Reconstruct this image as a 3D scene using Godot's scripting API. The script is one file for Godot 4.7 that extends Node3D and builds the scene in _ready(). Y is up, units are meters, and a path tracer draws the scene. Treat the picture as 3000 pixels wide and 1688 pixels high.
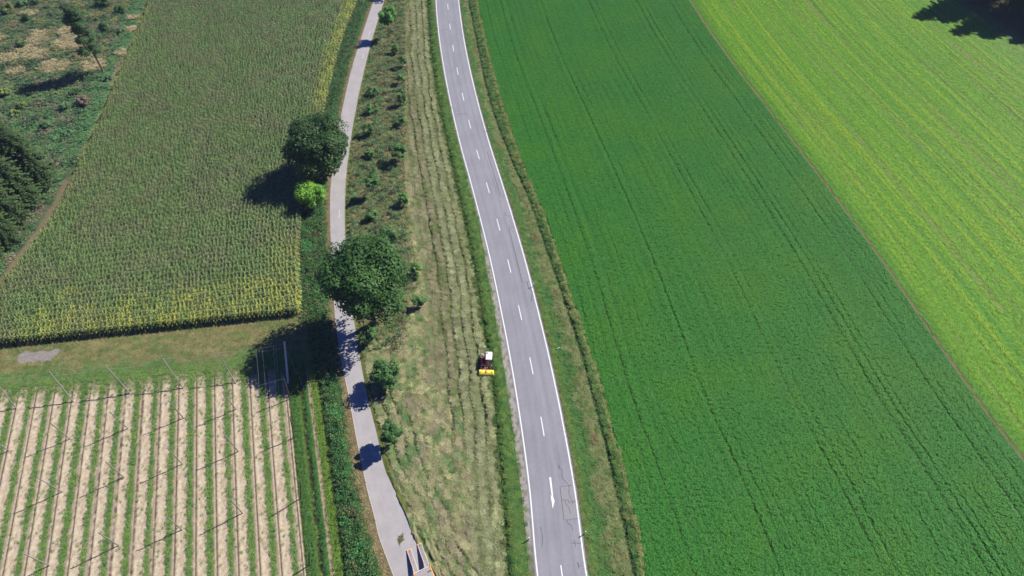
extends Node3D
# Aerial view of a country road, cycle path, maize field and hop yard. x = right, "z" in the data = metres ahead of the viewer (Godot -z), y = up.

class MB:
	var v := PackedVector3Array()
	var n := PackedVector3Array()
	var c := PackedColorArray()
	var t := PackedInt32Array()

	func tri(p: Vector3, q: Vector3, r: Vector3, nn: Vector3, col: Color) -> void:
		var b := v.size()
		v.append(p); v.append(q); v.append(r)
		n.append(nn); n.append(nn); n.append(nn)
		c.append(col); c.append(col); c.append(col)
		t.append(b)
		if (r - p).cross(q - p).dot(nn) >= 0.0:
			t.append(b + 1); t.append(b + 2)
		else:
			t.append(b + 2); t.append(b + 1)

	func quad(p: Vector3, q: Vector3, r: Vector3, s: Vector3, nn: Vector3, col: Color) -> void:
		var b := v.size()
		v.append(p); v.append(q); v.append(r); v.append(s)
		for k in 4:
			n.append(nn); c.append(col)
		if (r - p).cross(q - p).dot(nn) >= 0.0:
			t.append_array(PackedInt32Array([b, b + 1, b + 2, b, b + 2, b + 3]))
		else:
			t.append_array(PackedInt32Array([b, b + 2, b + 1, b, b + 3, b + 2]))

	func face(p: Vector3, q: Vector3, r: Vector3, s: Vector3, out: Vector3, col: Color) -> void:
		var g := (r - p).cross(q - p)
		if g.length() < 1e-9:
			g = (s - p).cross(r - p)
		g = g.normalized()
		if g.dot(out) < 0.0:
			g = -g
		quad(p, q, r, s, g, col)

	func box(lo: Vector3, hi: Vector3, col := Color.WHITE, bev := 0.03) -> void:
		# a box with chamfered edges
		var m := (lo + hi) * 0.5
		var h := (hi - lo) * 0.5
		var e := minf(bev, minf(h.x, minf(h.y, h.z)) * 0.45)
		prism_box(m, Basis(), h, e, col)

	func prism_box(m: Vector3, bs: Basis, h: Vector3, e: float, col: Color) -> void:
		var ax := [bs.x, bs.y, bs.z]
		var hh := [h.x, h.y, h.z]
		for k in 3:
			var a: Vector3 = ax[k]
			var u: Vector3 = ax[(k + 1) % 3]
			var w: Vector3 = ax[(k + 2) % 3]
			var ha: float = hh[k]
			var hu: float = hh[(k + 1) % 3]
			var hw: float = hh[(k + 2) % 3]
			for s in [-1.0, 1.0]:
				var o: Vector3 = m + a * ha * s
				face(o - u * (hu - e) - w * (hw - e), o + u * (hu - e) - w * (hw - e), o + u * (hu - e) + w * (hw - e), o - u * (hu - e) + w * (hw - e), a * s, col)
			for s in [-1.0, 1.0]:
				for r in [-1.0, 1.0]:
					# edge chamfer along w between faces a and u
					var p1: Vector3 = m + a * ha * s + u * (hu - e) * r
					var p2: Vector3 = m + a * (ha - e) * s + u * hu * r
					face(p1 - w * (hw - e), p2 - w * (hw - e), p2 + w * (hw - e), p1 + w * (hw - e), a * s + u * r, col)
		for sx in [-1.0, 1.0]:
			for sy in [-1.0, 1.0]:
				for sz in [-1.0, 1.0]:
					var px: Vector3 = m + bs.x * h.x * sx + bs.y * (h.y - e) * sy + bs.z * (h.z - e) * sz
					var py: Vector3 = m + bs.x * (h.x - e) * sx + bs.y * h.y * sy + bs.z * (h.z - e) * sz
					var pz: Vector3 = m + bs.x * (h.x - e) * sx + bs.y * (h.y - e) * sy + bs.z * h.z * sz
					tri(px, py, pz, (bs.x * sx + bs.y * sy + bs.z * sz).normalized(), col)

	func bar(a: Vector3, b: Vector3, w: float, h: float, col := Color.WHITE, up := Vector3.UP) -> void:
		var d := (b - a)
		var l := d.length()
		d = d / l
		var s := d.cross(up)
		if s.length() < 0.01:
			s = d.cross(Vector3.RIGHT)
		s = s.normalized()
		var bs := Basis(s, s.cross(d).normalized(), d)
		prism_box((a + b) * 0.5, bs, Vector3(w * 0.5, h * 0.5, l * 0.5), minf(w, h) * 0.18, col)

	func tube(pts: PackedVector3Array, rad: PackedFloat32Array, sides: int, col: Color, cap := true) -> void:
		var base := v.size()
		for k in pts.size():
			var d := (pts[mini(k + 1, pts.size() - 1)] - pts[maxi(k - 1, 0)]).normalized()
			var s := d.cross(Vector3.FORWARD if absf(d.y) > 0.9 else Vector3.UP).normalized()
			var w := d.cross(s).normalized()
			for j in sides:
				var an := TAU * j / sides
				var o := s * cos(an) + w * sin(an)
				v.append(pts[k] + o * rad[k]); n.append(o); c.append(col)
		for k in pts.size() - 1:
			for j in sides:
				var a := base + k * sides + j
				var b := base + k * sides + (j + 1) % sides
				var a2 := a + sides
				var b2 := b + sides
				if (v[b2] - v[a]).cross(v[b] - v[a]).dot(n[a] + n[b]) >= 0.0:
					t.append_array(PackedInt32Array([a, b, b2, a, b2, a2]))
				else:
					t.append_array(PackedInt32Array([a, b2, b, a, a2, b2]))
		if cap:
			for e in [0, pts.size() - 1]:
				var d2: Vector3 = (pts[e] - pts[1 if e == 0 else e - 1]).normalized()
				var b0: int = base + e * sides
				for j in sides - 2:
					tri(v[b0], v[b0 + j + 1], v[b0 + j + 2], d2, col)

	func mesh() -> ArrayMesh:
		var a := []
		a.resize(Mesh.ARRAY_MAX)
		a[Mesh.ARRAY_VERTEX] = v
		a[Mesh.ARRAY_NORMAL] = n
		a[Mesh.ARRAY_COLOR] = c
		a[Mesh.ARRAY_INDEX] = t
		var m := ArrayMesh.new()
		m.add_surface_from_arrays(Mesh.PRIMITIVE_TRIANGLES, a)
		return m


var rng := RandomNumberGenerator.new()
var nz := FastNoiseLite.new()
var nw := FastNoiseLite.new()
var M := {}

# ------------------------------------------------------------------ curves x(z), one value per metre
func lut(p: Array) -> PackedFloat32Array:
	var out := PackedFloat32Array()
	out.resize(261)
	var k := 0
	for z in 261:
		while k < p.size() - 2 and z > p[k + 1].y:
			k += 1
		var a: Vector2 = p[k]
		var b: Vector2 = p[k + 1]
		var m0: float = (b.x - a.x) / (b.y - a.y)
		var m1 := m0
		if k > 0:
			m0 = (b.x - p[k - 1].x) / (b.y - p[k - 1].y)
		if k < p.size() - 2:
			m1 = (p[k + 2].x - a.x) / (p[k + 2].y - a.y)
		var h := b.y - a.y
		var s: float = (z - a.y) / h
		if s < 0.0:
			out[z] = a.x + m0 * (z - a.y)
		elif s > 1.0:
			out[z] = b.x + m1 * (z - b.y)
		else:
			var s2 := s * s
			var s3 := s2 * s
			out[z] = a.x * (2 * s3 - 3 * s2 + 1) + b.x * (3 * s2 - 2 * s3) + h * m0 * (s3 - 2 * s2 + s) + h * m1 * (s3 - s2)
	return out


func at(l: PackedFloat32Array, z: float) -> float:
	var f := clampf(z, 0.0, 259.99)
	var i := int(f)
	return lerpf(l[i], l[i + 1], f - i)


func off(l: PackedFloat32Array, d: float) -> PackedFloat32Array:
	var o := l.duplicate()
	for i in o.size():
		o[i] += d
	return o


var roadc: PackedFloat32Array
var road_l: PackedFloat32Array
var road_r: PackedFloat32Array
var path_l: PackedFloat32Array
var path_r: PackedFloat32Array
var corn_l: PackedFloat32Array
var corn_r: PackedFloat32Array
var field_l: PackedFloat32Array
var field_r: PackedFloat32Array
var bright_r: PackedFloat32Array
var hay_l: PackedFloat32Array
var ditch: PackedFloat32Array
var ditch2: PackedFloat32Array
var gravel_l: PackedFloat32Array
var hedge_l: PackedFloat32Array


func V(x: float, z: float, y := 0.0) -> Vector3:
	return Vector3(x, y, -z)


# colour of a surface as it looks in full sun (0..255 sRGB) -> linear base colour
func K(r: float, g: float, b: float, gain := 1.0) -> Color:
	var q := Color(r / 255.0, g / 255.0, b / 255.0).srgb_to_linear()
	var k := gain / SUNNY
	return Color(minf(q.r * k, 0.9), minf(q.g * k, 0.9), minf(q.b * k, 0.9))


const SUNNY := 1.42


func n2(x: float, z: float, f: float) -> float:
	return nz.get_noise_2d(x * f, z * f)


func sm(a: float, b: float, x: float) -> float:
	return smoothstep(a, b, x)


# ------------------------------------------------------------------ nodes
func tag(o: Node3D, label: String, cat := "", group := "", kind := "") -> Node3D:
	if label: o.set_meta("label", label)
	if cat: o.set_meta("category", cat)
	if group: o.set_meta("group", group)
	if kind: o.set_meta("kind", kind)
	return o


var used := {}
func numbered(s: String, parent: Node) -> String:
	var key := str(parent.get_instance_id()) + s
	if not used.has(key):
		used[key] = 0
		return s
	used[key] += 1
	return "%s_%03d" % [s, used[key]]


func obj(called: String, mesh: Mesh, mat: Material, parent: Node = self) -> MeshInstance3D:
	var o := MeshInstance3D.new()
	o.name = numbered(called, parent)
	o.mesh = mesh
	o.material_override = mat
	parent.add_child(o, true)
	return o


func thing(called: String, label: String, cat: String, pos := Vector3.ZERO, group := "") -> Node3D:
	var o := Node3D.new()
	o.name = numbered(called, self)
	add_child(o, true)
	o.position = pos
	tag(o, label, cat, group)
	return o


func mat(col: Color, rough := 0.8, metal := 0.0, spec := 0.35) -> StandardMaterial3D:
	var m := StandardMaterial3D.new()
	m.albedo_color = col.linear_to_srgb()
	m.roughness = rough
	m.metallic = metal
	m.metallic_specular = spec
	return m


func vmat(rough := 0.85, spec := 0.25, back := Color(0, 0, 0)) -> StandardMaterial3D:
	var m := StandardMaterial3D.new()
	m.vertex_color_use_as_albedo = true
	m.roughness = rough
	m.metallic_specular = spec
	m.cull_mode = BaseMaterial3D.CULL_DISABLED
	if back.v > 0.0:
		m.backlight_enabled = true
		m.backlight = back
	return m


func grain(sz: int, lo: float, hi: float, sd: int, speck := 0.0) -> ImageTexture:
	var r := RandomNumberGenerator.new()
	r.seed = sd
	var f := FastNoiseLite.new()
	f.seed = sd
	f.frequency = 0.02
	f.fractal_octaves = 4
	var im := f.get_seamless_image(sz, sz)
	im.convert(Image.FORMAT_RGB8)
	for y in sz:
		for x in sz:
			var q := lerpf(lo, hi, clampf(im.get_pixel(x, y).r * 0.55 + r.randf() * 0.45, 0, 1))
			if speck > 0.0 and r.randf() < speck:
				q *= 0.6 if r.randf() < 0.5 else 1.0 / 0.75
			q = minf(q, 1.0)
			im.set_pixel(x, y, Color(q, q, q))
	return ImageTexture.create_from_image(im)


func grained(m: StandardMaterial3D, tex: Texture2D, metres: float) -> StandardMaterial3D:
	m.albedo_texture = tex
	m.uv1_triplanar = true
	m.uv1_world_triplanar = true
	m.uv1_scale = Vector3.ONE / metres
	return m


# a sheet of nu x nv cells; pos(u, v) gives (x, z); height(x, z), colour(x, z)
func sheet(called: String, nu: int, nv: int, pos: Callable, height: Callable, colour: Callable, m: Material, label: String, parent: Node = null) -> MeshInstance3D:
	var v := PackedVector3Array()
	var n := PackedVector3Array()
	var c := PackedColorArray()
	var t := PackedInt32Array()
	v.resize((nu + 1) * (nv + 1)); n.resize(v.size()); c.resize(v.size())
	t.resize(nu * nv * 6)
	var w := nu + 1
	for j in nv + 1:
		for i in w:
			var p: Vector2 = pos.call(float(i) / nu, float(j) / nv)
			var k := j * w + i
			v[k] = Vector3(p.x, height.call(p.x, p.y), -p.y)
			c[k] = colour.call(p.x, p.y)
	for j in nv + 1:
		for i in w:
			var dx := v[j * w + mini(i + 1, nu)] - v[j * w + maxi(i - 1, 0)]
			var dz := v[mini(j + 1, nv) * w + i] - v[maxi(j - 1, 0) * w + i]
			var nn := dx.cross(dz)
			n[j * w + i] = (nn if nn.y > 0 else -nn).normalized()
	var q := 0
	for j in nv:
		for i in nu:
			var a := j * w + i
			for e in [a, a + w, a + w + 1, a, a + w + 1, a + 1]:
				t[q] = e
				q += 1
	var ar := []
	ar.resize(Mesh.ARRAY_MAX)
	ar[Mesh.ARRAY_VERTEX] = v; ar[Mesh.ARRAY_NORMAL] = n; ar[Mesh.ARRAY_COLOR] = c; ar[Mesh.ARRAY_INDEX] = t
	var me := ArrayMesh.new()
	me.add_surface_from_arrays(Mesh.PRIMITIVE_TRIANGLES, ar)
	var o := obj(called, me, m, parent if parent else self)
	if parent == null:
		tag(o, label, "", "", "structure")
	return o


func between(l: PackedFloat32Array, r: PackedFloat32Array, z0: float, z1: float) -> Callable:
	return func(u: float, v: float) -> Vector2:
		var z := lerpf(z0, z1, v)
		return Vector2(lerpf(at(l, z), at(r, z), u), z)


func flat(y: float) -> Callable:
	return func(_x: float, _z: float) -> float: return y


func ribbon(called: String, pts: Array, w: float, y: float, m: Material, parent: Node, col := Color.WHITE) -> MeshInstance3D:
	var b := MB.new()
	var prev: Array = []
	for k in pts.size():
		var d: Vector2 = (pts[mini(k + 1, pts.size() - 1)] - pts[maxi(k - 1, 0)]).normalized()
		var s := Vector2(d.y, -d.x) * w * 0.5
		var a := V(pts[k].x - s.x, pts[k].y - s.y, y)
		var e := V(pts[k].x + s.x, pts[k].y + s.y, y)
		if k:
			b.quad(prev[0], prev[1], e, a, Vector3.UP, col)
		prev = [a, e]
	return obj(called, b.mesh(), m, parent)


func poly(called: String, pts: Array, y: float, m: Material, parent: Node, col := Color.WHITE) -> MeshInstance3D:
	var pv := PackedVector2Array(pts)
	var ids := Geometry2D.triangulate_polygon(pv)
	var b := MB.new()
	for k in ids.size() / 3:
		var a := pv[ids[k * 3]]
		var d := pv[ids[k * 3 + 1]]
		var e := pv[ids[k * 3 + 2]]
		b.tri(V(a.x, a.y, y), V(d.x, d.y, y), V(e.x, e.y, y), Vector3.UP, col)
	return obj(called, b.mesh(), m, parent)


func copies(called: String, me: Mesh, m: Material, xf: Array[Transform3D], cl: PackedColorArray, label: String, cat: String) -> void:
	var mm := MultiMesh.new()
	mm.transform_format = MultiMesh.TRANSFORM_3D
	mm.use_colors = true
	mm.mesh = me
	mm.instance_count = xf.size()
	for i in xf.size():
		mm.set_instance_transform(i, xf[i])
		mm.set_instance_color(i, cl[i])
	var o := MultiMeshInstance3D.new()
	o.name = numbered(called, self)
	o.multimesh = mm
	o.material_override = m
	add_child(o, true)
	tag(o, label, cat, "", "stuff")


# scatter patches on a jittered grid; what(x, z) returns [Color, height factor] or null
func scatter(called: String, me: Mesh, m: Material, l: PackedFloat32Array, r: PackedFloat32Array, z0: float, z1: float, step: float, y: Callable, what: Callable, label: String, cat: String, jit := 0.5, from_right := false, vary := 0.25) -> void:
	var xf: Array[Transform3D] = []
	var cl := PackedColorArray()
	var z := z0
	while z < z1:
		var x := at(l, z) + step * 0.5
		var xr := at(r, z)
		if from_right: x = xr - floorf((xr - at(l, z)) / step) * step + step * 0.5
		while x < xr:
			var px := x + rng.randf_range(-jit, jit) * step
			var pz := z + rng.randf_range(-0.5, 0.5) * step
			var w = what.call(px, pz)
			if w != null:
				var s := step * rng.randf_range(1.05, 1.35)
				var h: float = w[1] * rng.randf_range(1.0 - vary, 1.0 + vary)
				var bs := Basis(Vector3.UP, rng.randf() * TAU if w.size() < 3 else w[2] + rng.randf_range(-0.5, 0.5)).scaled(Vector3(s, h, s))
				xf.append(Transform3D(bs, V(px, pz, y.call(px, pz))))
				var k := rng.randf_range(1.0 - vary, 1.0 + vary)
				var q: Color = w[0]
				cl.append(Color(q.r * k, q.g * k, q.b * k))
			x += step
		z += step
	copies(called, me, m, xf, cl, label, cat)


# ------------------------------------------------------------------ small plant patches, 1 x 1 m and 1 m high, scaled when placed
func blades_patch(count: int, width: float, lean: float, sd: int) -> ArrayMesh:
	rng.seed = sd
	var b := MB.new()
	for k in count:
		var p := Vector3(rng.randf_range(-0.5, 0.5), 0, rng.randf_range(-0.5, 0.5))
		var a := rng.randf() * TAU
		var d := Vector3(cos(a), 0, sin(a))
		var s := Vector3(-d.z, 0, d.x) * width * rng.randf_range(0.6, 1.3)
		var h := rng.randf_range(0.5, 1.0)
		var mid := p + Vector3.UP * h * 0.6 + d * lean * h * 0.35
		var tip := p + Vector3.UP * h * rng.randf_range(0.75, 1.0) + d * lean * h
		var g := rng.randf_range(0.65, 1.25)
		var nn := (Vector3.UP * 1.0 + d * -0.3 + Vector3(rng.randf_range(-0.4, 0.4), 0, rng.randf_range(-0.4, 0.4))).normalized()
		b.quad(p - s, p + s, mid + s * 0.8, mid - s * 0.8, nn, Color(g, g, g))
		b.tri(mid - s * 0.8, mid + s * 0.8, tip, nn, Color(g * 1.1, g * 1.1, g))
	return b.mesh()


func leaves_patch(count: int, size: float, sd: int, flatness := 0.6) -> ArrayMesh:
	rng.seed = sd
	var b := MB.new()
	for k in count:
		var h := rng.randf_range(0.35, 1.0)
		var p := Vector3(rng.randf_range(-0.5, 0.5), h, rng.randf_range(-0.5, 0.5))
		var nn := Vector3(rng.randf_range(-1, 1) * (1 - flatness), 1, rng.randf_range(-1, 1) * (1 - flatness)).normalized()
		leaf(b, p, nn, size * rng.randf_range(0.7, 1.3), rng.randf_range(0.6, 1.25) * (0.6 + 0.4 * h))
	return b.mesh()


func leaf(b: MB, p: Vector3, nn: Vector3, s: float, g: float, tint := Color.WHITE) -> void:
	var u := nn.cross(Vector3(rng.randf_range(-1, 1), rng.randf_range(-1, 1), rng.randf_range(-1, 1))).normalized()
	var w := nn.cross(u)
	b.quad(p - u * s * 0.5, p - w * s * 0.32, p + u * s * 0.5, p + w * s * 0.32, nn, Color(g * tint.r, g * tint.g, g * tint.b))


func corn_mesh(sd: int) -> ArrayMesh:
	rng.seed = sd
	var b := MB.new()
	for k in 8:
		var p := Vector3(rng.randf_range(-0.13, 0.13), 0, -0.66 + k * 0.188 + rng.randf_range(-0.04, 0.04))
		var H := rng.randf_range(1.85, 2.4)
		var pb := rng.randf_range(0.5, 1.55)
		var warm := rng.randf_range(0.9, 1.12)
		var sc := Color(0.9, 0.85, 0.7)
		b.quad(p + Vector3(-0.02, 0, 0), p + Vector3(0.02, 0, 0), p + Vector3(0.015, H, 0), p + Vector3(-0.015, H, 0), Vector3(0, 0.5, 0.86), sc)
		for j in 10:
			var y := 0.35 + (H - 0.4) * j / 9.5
			var a := rng.randf() * TAU
			var d := Vector3(cos(a), 0, sin(a))
			var s := Vector3(-d.z, 0, d.x) * rng.randf_range(0.055, 0.085)
			var L := rng.randf_range(0.5, 0.9) * (1.0 if j < 8 else 0.75)
			var q0 := p + Vector3.UP * y
			var q1 := q0 + d * L * 0.4 + Vector3.UP * 0.24 * rng.randf_range(0.6, 1.4)
			var q2 := q0 + d * L * 0.8 + Vector3.UP * rng.randf_range(-0.05, 0.2)
			var q3 := q0 + d * L * 1.05 + Vector3.DOWN * rng.randf_range(0.1, 0.35)
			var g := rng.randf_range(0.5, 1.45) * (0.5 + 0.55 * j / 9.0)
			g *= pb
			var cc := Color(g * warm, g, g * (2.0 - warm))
			if rng.randf() < 0.12: cc = Color(1.5 * g, 1.2 * g, 0.8 * g)
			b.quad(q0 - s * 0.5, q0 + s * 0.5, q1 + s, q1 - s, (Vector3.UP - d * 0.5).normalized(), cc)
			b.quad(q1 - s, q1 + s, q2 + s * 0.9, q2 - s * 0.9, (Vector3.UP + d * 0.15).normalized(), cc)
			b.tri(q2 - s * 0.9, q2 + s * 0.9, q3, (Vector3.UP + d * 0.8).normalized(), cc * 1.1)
		for j in 4:
			var a2 := rng.randf() * TAU
			var d2 := Vector3(cos(a2), 0, sin(a2)) * rng.randf_range(0.08, 0.2)
			var s2 := Vector3(-d2.z, 0, d2.x).normalized() * 0.016
			var top := p + Vector3.UP * (H + rng.randf_range(0.15, 0.32)) + d2
			b.tri(p + Vector3.UP * (H - 0.05) - s2, p + Vector3.UP * (H - 0.05) + s2, top, Vector3(0.3, 0.9, 0.2).normalized(), Color(1.7, 1.5, 1.05))
	return b.mesh()


# ------------------------------------------------------------------ trees
func crown_mesh(sd: int, R: Vector3, leaves: int, size: float, lobes: int, c1: Color, c2: Color, ragged := 0.3) -> ArrayMesh:
	rng.seed = sd
	var b := MB.new()
	var lc: Array[Vector3] = []
	var lr: Array[float] = []
	for k in lobes:
		var d := Vector3(rng.randf_range(-1, 1), rng.randf_range(-0.75, 1), rng.randf_range(-1, 1))
		d = d.normalized() * pow(rng.randf_range(0.2, 1.0), 0.5)
		lc.append(Vector3(d.x * R.x, d.y * R.y, d.z * R.z) * 0.74)
		lr.append((R.x + R.y + R.z) / 3.0 * rng.randf_range(0.2, 0.38))
	var shade: Array[float] = []
	for k in lobes:
		shade.append(rng.randf())
	for k in leaves:
		var i := rng.randi() % lobes
		var d := Vector3(rng.randf_range(-1, 1), rng.randf_range(-0.8, 1.1), rng.randf_range(-1, 1)).normalized()
		var rr := lr[i] * (1.0 + rng.randf_range(-ragged, ragged * 0.6))
		var p := lc[i] + Vector3(d.x, d.y * 0.8, d.z) * rr
		var nn := (d + Vector3.UP * 0.7 + Vector3(rng.randf_range(-0.5, 0.5), rng.randf_range(-0.3, 0.3), rng.randf_range(-0.5, 0.5))).normalized()
		var q := c1.lerp(c2, clampf(shade[i] * 0.6 + rng.randf() * 0.4, 0, 1))
		leaf(b, p, nn, size * rng.randf_range(0.7, 1.3), rng.randf_range(0.75, 1.2), q)
	return b.mesh()


func trunk_mesh(sd: int, h: float, r: float, R: Vector3, cy: float, limbs: int, bend := 0.25) -> ArrayMesh:
	rng.seed = sd + 7
	var b := MB.new()
	var pts := PackedVector3Array()
	var rad := PackedFloat32Array()
	for k in 6:
		var f := k / 5.0
		pts.append(Vector3(rng.randf_range(-1, 1) * bend * f, h * f, rng.randf_range(-1, 1) * bend * f))
		rad.append(r * (1.25 - 0.95 * f) if k else r * 1.5)
	var bark := Color(0.16, 0.13, 0.1)
	b.tube(pts, rad, 8, bark)
	for k in limbs:
		var s := pts[2 + k % 3]
		var d := Vector3(rng.randf_range(-1, 1), rng.randf_range(-0.1, 0.9), rng.randf_range(-1, 1)).normalized()
		var e := Vector3(0, cy, 0) + Vector3(d.x * R.x, d.y * R.y, d.z * R.z) * 0.7
		var mid := s.lerp(e, 0.5) + Vector3.UP * 0.08 * R.y
		b.tube(PackedVector3Array([s, mid, e]), PackedFloat32Array([r * 0.45, r * 0.28, r * 0.08]), 5, bark)
	return b.mesh()


func broadleaf(called: String, label: String, cat: String, x: float, z: float, cx: Vector3, R: Vector3, leaves: int, size: float, lobes: int, c1: Color, c2: Color, sd: int, tr := 0.12, group := "") -> Node3D:
	var o := thing(called, label, cat, V(x, z), group)
	obj("trunk", trunk_mesh(sd, cx.y + R.y * 0.3, tr, R, cx.y, 5 + lobes / 4), M.bark, o)
	var cr := obj("crown", crown_mesh(sd, R, leaves, size, lobes, c1, c2), M.leaf, o)
	cr.position = Vector3(cx.x, cx.y, cx.z)
	return o


func spruce_parts(o: Node3D, sd: int, h: float, R: float, bare: float) -> void:
	rng.seed = sd
	var b := MB.new()
	var whorls := int(h * 1.7)
	var dark := K(48, 64, 38, 1.6)
	for k in whorls:
		var f := float(k) / whorls
		var y := lerpf(h * bare, h * 0.985, f)
		var L := R * pow(1.0 - f, 0.3) * (0.75 + 0.25 * sm(0.0, 0.25, f)) * rng.randf_range(0.8, 1.1) + 0.25
		var nb := 9 if f < 0.7 else 6
		var a0 := rng.randf() * TAU
		for j in nb:
			var a := a0 + TAU * j / nb + rng.randf_range(-0.25, 0.25)
			var d := Vector3(cos(a), 0, sin(a))
			var s := Vector3(-d.z, 0, d.x)
			var l := L * rng.randf_range(0.65, 1.12)
			var segs := maxi(3, int(l / 0.42))
			var droop := rng.randf_range(0.12, 0.42)
			for q in segs:
				var g := (q + 0.7) / segs
				var wdt := 0.55 * (1.1 - 0.75 * g) * minf(1.0, l / 1.5) + 0.12
				for side in [-1.0, 1.0]:
					var p := Vector3(0, y - droop * l * g * g + rng.randf_range(-0.06, 0.06), 0) + d * l * g
					var e: Vector3 = p + (s * side + d * 0.55).normalized() * wdt * rng.randf_range(0.8, 1.3) + Vector3.DOWN * 0.14
					var br := rng.randf_range(0.7, 1.25)
					var col := Color(dark.r * br, dark.g * br, dark.b * br)
					if q == segs - 1: col = Color(col.r * 1.5, col.g * 1.5, col.b * 1.3)
					b.quad(p - d * 0.24, e - d * 0.09, e + d * 0.1, p + d * 0.26, (Vector3.UP + d * 0.35 + s * side * 0.25).normalized(), col)
	var t := MB.new()
	t.tube(PackedVector3Array([Vector3.ZERO, Vector3(0, h * 0.4, 0), Vector3(0, h, 0)]), PackedFloat32Array([h * 0.016, h * 0.011, 0.03]), 8, Color(0.15, 0.115, 0.095))
	obj("trunk", t.mesh(), M.bark, o)
	obj("crown", b.mesh(), M.needle, o)


func pine(label: String, x: float, z: float, h: float, clumps: Array, sd: int) -> Node3D:
	var o := thing("pine_tree", label, "tree", V(x, z), "tall pines in the scrubland")
	var t := MB.new()
	var bark := Color(0.17, 0.12, 0.1)
	var lean := Vector3(rng.randf_range(-0.3, 0.3), 0, 0.2)
	t.tube(PackedVector3Array([Vector3.ZERO, Vector3(0.05, h * 0.35, 0) + lean * 0.4, Vector3(-0.05, h * 0.7, 0) + lean, Vector3(0, h, 0)]), PackedFloat32Array([0.28, 0.22, 0.16, 0.04]), 9, bark)
	var b := MB.new()
	rng.seed = sd
	for q in clumps:
		var c: Vector3 = q[0]
		var r: float = q[1] * 1.6
		t.tube(PackedVector3Array([Vector3(0, c.y - 0.6, 0), c * Vector3(0.5, 1, 0.5) + Vector3(0, -0.15, 0), c]), PackedFloat32Array([0.09, 0.06, 0.02]), 5, bark)
		for k in int(210 * r * r):
			var d := Vector3(rng.randf_range(-1, 1), rng.randf_range(-0.6, 1), rng.randf_range(-1, 1)).normalized()
			var p := c + Vector3(d.x * r, d.y * r * 0.55, d.z * r) * rng.randf_range(0.55, 1.1)
			leaf(b, p, (d + Vector3.UP * 0.6).normalized(), 0.42 * rng.randf_range(0.6, 1.3), rng.randf_range(0.7, 1.3), K(56, 80, 48, 1.5))
	obj("trunk", t.mesh(), M.bark, o)
	obj("crown", b.mesh(), M.needle, o)
	return o


# ------------------------------------------------------------------ ground colours
func rough_col(x: float, z: float) -> Color:
	var a := n2(x, z, 0.35) + 0.5 * n2(x + 40, z, 1.1)
	var b := n2(x, z - 90, 0.22) + 0.4 * n2(x, z + 70, 0.9)
	var q := K(110, 126, 84).lerp(K(128, 124, 92), sm(-0.2, 0.35, b))
	q = q.lerp(K(90, 128, 82), sm(0.1, 0.55, a))
	q = q.lerp(K(160, 150, 112), sm(0.3, 0.7, n2(x + 200, z, 0.5) + 0.3 * n2(x, z, 2.2)))
	return q


func median_col(x: float, z: float) -> Color:
	var pr := at(path_r, z)
	var hl := at(hay_l, z)
	var dt := at(ditch, z)
	var e := x - pr
	var v := dt - x
	if v < -0.35:
		var q := K(80, 114, 58).lerp(K(106, 126, 68), sm(-0.3, 0.6, n2(x, z, 0.8)))
		return q.lerp(K(66, 100, 54), sm(0.1, 0.6, n2(x, z + 33, 0.45)))
	if v < 0.45:
		return K(58, 92, 46).lerp(K(110, 120, 66), sm(0.0, 0.6, n2(x, z, 0.7)))
	if e < 0.85 and z > 34:
		return K(128, 132, 74).lerp(K(104, 122, 62), 0.5 + 0.5 * n2(x, z, 0.6))
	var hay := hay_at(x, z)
	if x < hl:
		var q2 := rough_col(x, z)
		var near := sm(3.0, 0.0, hl - x) * sm(110, 70, z)
		if z < 66: near = 1.0
		return q2.lerp(hay, near)
	if absf(x - hl) < 0.3 and z > 80:
		return K(148, 148, 98)
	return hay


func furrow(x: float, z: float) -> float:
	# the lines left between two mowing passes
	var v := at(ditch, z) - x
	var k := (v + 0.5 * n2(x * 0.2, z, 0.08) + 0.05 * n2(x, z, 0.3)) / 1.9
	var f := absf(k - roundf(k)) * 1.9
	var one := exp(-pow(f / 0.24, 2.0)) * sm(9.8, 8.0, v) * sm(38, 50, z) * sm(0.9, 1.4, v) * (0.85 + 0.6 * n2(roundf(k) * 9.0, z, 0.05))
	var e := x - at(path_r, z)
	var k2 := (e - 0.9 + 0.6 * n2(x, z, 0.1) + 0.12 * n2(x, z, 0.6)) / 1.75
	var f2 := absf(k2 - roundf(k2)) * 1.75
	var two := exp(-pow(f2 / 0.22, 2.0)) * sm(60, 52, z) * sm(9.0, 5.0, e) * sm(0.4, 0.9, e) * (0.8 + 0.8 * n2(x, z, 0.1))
	return clampf(maxf(one, two), 0.0, 1.0)


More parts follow.
